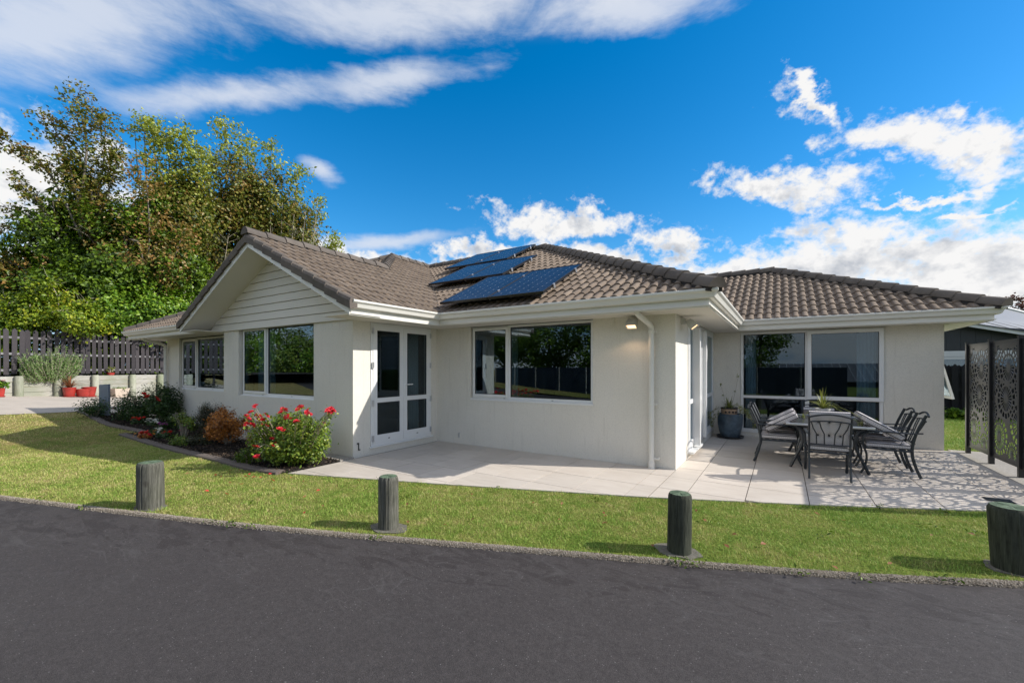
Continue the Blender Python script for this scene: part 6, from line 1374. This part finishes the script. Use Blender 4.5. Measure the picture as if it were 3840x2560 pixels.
sm.build('runner', 'twig', t); tag(obj('plantlets', leaf_mesh('plantlets', np.array(Pq), .045, 'spider_leaf', .3), t), kind='stuff')
# drain grate in the paving and low plants by the back fence
mb = MB(); g0 = gnd(3745, 1880); mb.box(g0.x-.12, g0.x+.12, g0.y-.08, g0.y+.08, .0165, .021)
dg = thing('drain_grate', 'dark slotted drain grate set in the paving under the screen shadow', 'drain', (g0.x, g0.y, .016)); mb.build('plate', 'black_post', dg)
for k in range(6): mb = MB(); mb.box(g0.x-.11, g0.x+.11, g0.y-.07+k*.025, g0.y-.057+k*.025, .0211, .026); mb.build('bar', 'dark_metal', dg)
def lowplant(name, label, x, y, rx, ry, h, n, leaf, mat, cat='plant', **k): return bush(name, label, Vector((x, y, 0)), rx, ry, h, n, leaf, mat, cat, 6, (), 30, .06, 0, **k)
lowplant('low_border_plant', 'low green leafy plant at the foot of the black back fence', 4.6, 18.6, .7, .2, .3, 700, .12, 'shrub_leaf')
lowplant('border_shrub', 'green shrub behind the first screen panel by the back fence', 7.2, 18.2, .8, .5, 1.1, 1600, .12, 'shrub_leaf', 'shrub')
lowplant('border_shrub', 'mixed green shrub behind the second screen panel', 6.3, 14.5, .7, .6, 1.0, 1600, .10, 'rose_leaf', 'shrub', shell=.3)
lowplant('border_shrub', 'yellow green shrub on the lawn edge beyond the screen', 6.8, 11.8, .7, .8, .9, 1500, .10, 'lemon_leaf', 'shrub')
lowplant('border_shrub', 'coppery low shrub on the lawn edge beyond the screen', 6.6, 9.6, .6, .7, .7, 1300, .09, 'copper_leaf', 'shrub')
sf = thing('side_fence', 'grey timber boundary fence beyond the screen', 'fence', (7.8, 13, 0))
for i in range(70):
    y = 6.5+i*.175; mb = MB(); mb.box(7.8, 7.82, y, y+.165, 0, 1.7); mb.build('fence_board', 'fencegrey', sf)

# ================================================================== what the windows mirror: the far side of the road
vf = thing('roadside_fence', 'dark board fence across the road, seen mirrored in the courtyard window', 'fence', (-10, -9.6, 0))
va, vb = Vector((-19, -13.6, 0)), Vector((3, -5.9, 0)); vd = (vb-va).normalized(); n = int((vb-va).length/.18)
for i in range(n):
    a = va+vd*(i*.18); mb = MB(); mb.prism([a, a+vd*.172, a+vd*.172+Vector((0, 0, 1.62)), a+Vector((0, 0, 1.62))], Vector((vd.y, -vd.x, 0))*.02); mb.build('fence_board', 'bluefence', vf)
for i in range(0, n, 13):
    a = va+vd*(i*.18)+Vector((-vd.y, vd.x, 0))*.06; mb = MB(); mb.prism([a, a+vd*.09, a+vd*.09+Vector((0, 0, 1.66)), a+Vector((0, 0, 1.66))], Vector((-vd.y, vd.x, 0))*.05); mb.build('post', 'pole', vf)
def rtree(name, label, x, y, rx, h, n, mat, leaf=.2, z0=.3, cat='tree'):
    t = thing(name, label, cat, (x, y, 0), 'greenery across the road mirrored in the windows'); mb = MB(); mb.tube([(x, y, 0), (x+.2, y, h*.4), (x, y-.2, h*.75)], [.16, .12, .05], 7); mb.build('trunk', 'bark', t)
    P, O = clump_points([(np.array((x, y, z0+(h-z0)/2)), (rx, rx*.8, (h-z0)/2))], n, int(n/70), .28, .45); obj('crown', leaf_mesh('crown', P, leaf, mat, .6, O), t)
for a in ((-15, -14.6, 2.6, 5.4, 'dark camellia tree beyond the roadside fence, second from the pole side'), (-10.2, -12.8, 2.5, 6.2, 'dark camellia tree beyond the roadside fence, third from the pole side'), (-5.6, -10.6, 2.1, 5.0, 'dark camellia tree at the carport end of the roadside fence'), (-20, -16.2, 2.8, 6.5, 'dark camellia tree at the pole end of the roadside fence')):
    rtree('camellia_tree', a[4], *a[:4], 7000, 'ivy_leaf', .22, .8)
for x, y, rx, h, mat, la in ((-27, -8.6, 2.2, 3.4, 'shrub_leaf', 'fresh green bank shrub across the road, next to the round red shrub'), (-31.5, -8.8, 2.6, 4.2, 'rose_leaf', 'loose pale green bank shrub across the road'), (-36, -8.0, 2.9, 5.0, 'shrub_leaf', 'large fresh green bank shrub where the road bends'),
                           (-28, -12.2, 3.2, 8.5, 'ivy_leaf', 'tall dark tree on the bank behind the round red shrub'), (-33, -13, 3.4, 9.0, 'olive_leaf', 'tall olive tree on the bank across the road'), (-39, -11.5, 3.6, 9.5, 'ivy_leaf', 'tallest dark tree on the bank where the road bends'), (-41, -5.5, 2.8, 6.5, 'shrub_leaf', 'fresh green tree at the far end of the road'), (-23.5, -13, 2.6, 8, 'ivy_leaf', 'dark tree on the bank nearest the roadside fence')):
    rtree('bank_shrub' if h < 6 else 'bank_tree', la, x, y, rx, h, 5600, mat, .19, .0, 'shrub' if h < 6 else 'tree')
lowplant('red_bank_shrub', 'round red leaved shrub on the bank across the road', -24.5, -7.4, 1.0, 1.0, 1.7, 2200, .12, 'brown_leaf', 'shrub')
up = thing('power_pole', 'grey timber power pole across the road mirrored in the end window', 'pole', (-30, -2.6, 0)); mb = MB(); mb.tube([(-30, -2.6, -.2), (-30, -2.6, 8)], [.17, .12], 12); mb.build('shaft', 'pole', up); mb = MB(); mb.tube([(-29.8, -2.45, -.2), (-29.8, -2.45, 5)], .05, 8); mb.build('conduit', 'frame', up)
cp = thing('carport', 'low grey standing seam roof on posts across the road, seen mirrored in the patio window', 'carport', (4, -24, 0)); ra, rb_ = Vector((-3.2, -21.5, .45)), Vector((-3.2, -27.5, 1.95))
mb = MB(); mb.prism([ra, rb_, rb_+Vector((0, 0, .05)), ra+Vector((0, 0, .05))], (16, 0, 0)); rf2 = mb.build('roof', 'darkroof', cp)
for k in range(0, 28): mb = MB(); d = Vector((k*.59, 0, .051)); mb.prism([ra+d, rb_+d, rb_+d+Vector((0, 0, .05)), ra+d+Vector((0, 0, .05))], (.035, 0, 0)); mb.build('roof_rib', 'whiteboard', rf2)
mb = MB(); mb.box(-3, 12.6, -27.3, -22, -.1, .42); mb.build('wall', 'clad', cp)
rtree('garden_tree', 'dark tree between the roadside fence and the carport', -1.6, -16.2, 2.1, 8.5, 6500, 'ivy_leaf', .2, .6)

# ================================================================== grass
def grass():
    patio_p = PATIO_EDGE+[(3.3, 7.4), (3.3, 11.6), (2.62, 11.4), (2.62, 12), (-16, 12), (-16, 5), *[xy(p) for p in EDGE1], *[xy(p) for p in EDGE2]]
    lawn = [xy(p) for p in offset(kerb_c, .006)]+[(20, 40), (-22, 40)]+[xy(p) for p in DRV[:1]]+[(-40, -2)]
    bol = np.array([[b[0][0], b[0][1]] for b in BOLL]); V = []; cnt = 0
    def blades_in(x0, x1, y0, y1, n, hmin, hmax, w):
        P = rng.uniform((x0, y0), (x1, y1), (n, 2)); k = in_poly(P, lawn) & ~in_poly(P, patio_p)
        k &= ~in_poly(P, [xy(p) for p in DRV]+[(EDGE1[0].x+.1, EDGE1[0].y+.3), (-15.7, 5.0), (-15.7, 17), (-26, 17), (-27, 0)])
        for b in bol: k &= ((P-b)**2).sum(1) > rng.uniform(.017, .055, n)
        # keep what the camera can plausibly see
        t = P[:, 0]*FX+P[:, 1]*FY; l = P[:, 0]*RX+P[:, 1]*RY; k &= (t > 2.2) & (np.abs(l) < t*1.35+1); P = P[k]; t = t[k]
        tuft = np.sin(P[:, 0]*9.1+np.sin(P[:, 1]*7.3)*2)*np.sin(P[:, 1]*11.7+np.sin(P[:, 0]*5.1)*2); h = rng.uniform(hmin, hmax, len(P))*np.where(rng.random(len(P)) < .05, 1.8, 1)*(1+.45*np.clip(tuft, -.6, 1)); a = rng.uniform(0, 6.283, len(P)); lean = rng.uniform(.2, 1.1, len(P))*h; wd = w*(.6+t*.09)
        z = np.array([zt(x, y) for x, y in P]) if x0 < -11 else np.zeros(len(P)); z = z-.002
        ca, sa = np.cos(a), np.sin(a); px, py = -sa, ca
        b0 = np.c_[P[:, 0]+px*wd, P[:, 1]+py*wd, z]; b1 = np.c_[P[:, 0]-px*wd, P[:, 1]-py*wd, z]
        m0 = np.c_[P[:, 0]+ca*lean*.35+px*wd*.8, P[:, 1]+sa*lean*.35+py*wd*.8, z+h*.62]; m1 = np.c_[P[:, 0]+ca*lean*.35-px*wd*.8, P[:, 1]+sa*lean*.35-py*wd*.8, z+h*.62]; tip = np.c_[P[:, 0]+ca*lean, P[:, 1]+sa*lean, z+h]
        return np.stack([b0, b1, m1, m0, tip], 1)
    parts = [blades_in(-12, 5, 1, 8, 700000, .011, .026, .0014), blades_in(-30, -12, -8, 6, 190000, .014, .03, .002), blades_in(2.6, 9, 7, 19, 130000, .018, .04, .002)]
    V = np.concatenate(parts); n = len(V); i = np.arange(n)*5; F = np.concatenate([np.stack([i, i+1, i+2], 1), np.stack([i, i+2, i+3], 1), np.stack([i+3, i+2, i+4], 1)])
    tag(obj('grass', fast_mesh('grass', V.reshape(-1, 3), F, 'blade')), 'mown lawn grass with yellowing patches', 'grass', kind='stuff')
    # tufts along the kerb and broad leaved weeds
    P = []; near = [p for p in curve(KERB, 60) if -11 < p.x < 4]
    c0 = [near[int(k)] for k in rng.uniform(0, len(near), 14)]
    for c in c0: P += [np.array((c.x, c.y, .0))+rng.normal(0, .035, 3)*[1.4, 1, .3]+[0, -.05, .02] for _ in range(12)]
    for _ in range(60):
        c = rng.uniform((-9.5, 1.2), (3, 6.6)); 
        if not in_poly(c[None], lawn)[0] or in_poly(c[None], patio_p)[0]: continue
        P += [np.array((c[0], c[1], .03))+rng.normal(0, .05, 3)*[1, 1, .2] for _ in range(14)]
    P = np.array(P); tag(obj('weeds', leaf_mesh('weeds', P, .035, 'ivy_leaf', .4, None, .8)), 'small broad leaved weeds in the lawn and along the kerb', 'weeds', kind='stuff')
    # fallen leaves and petals
    for m_, nn, nm, la in (('flax_leaf', 46, 'fallen_leaves', 'few rusty fallen leaves on the grass and road edge'), ('red_petal', 26, 'fallen_petals', 'red rose petals dropped on the grass near the rose bush')):
        Q = rng.uniform((-7.5, 2.4), (3, 6), (nn*3, 2)) if m_ == 'flax_leaf' else rng.normal((-6.0, 3.1), (.9, .55), (nn, 2)); Q = Q[in_poly(Q, lawn) & ~in_poly(Q, patio_p)][:nn]
        tag(obj(nm, leaf_mesh(nm, np.c_[Q, np.full(len(Q), .036)], .05, m_, .6, None, 2.5)), la, 'leaves', kind='stuff')
grass()
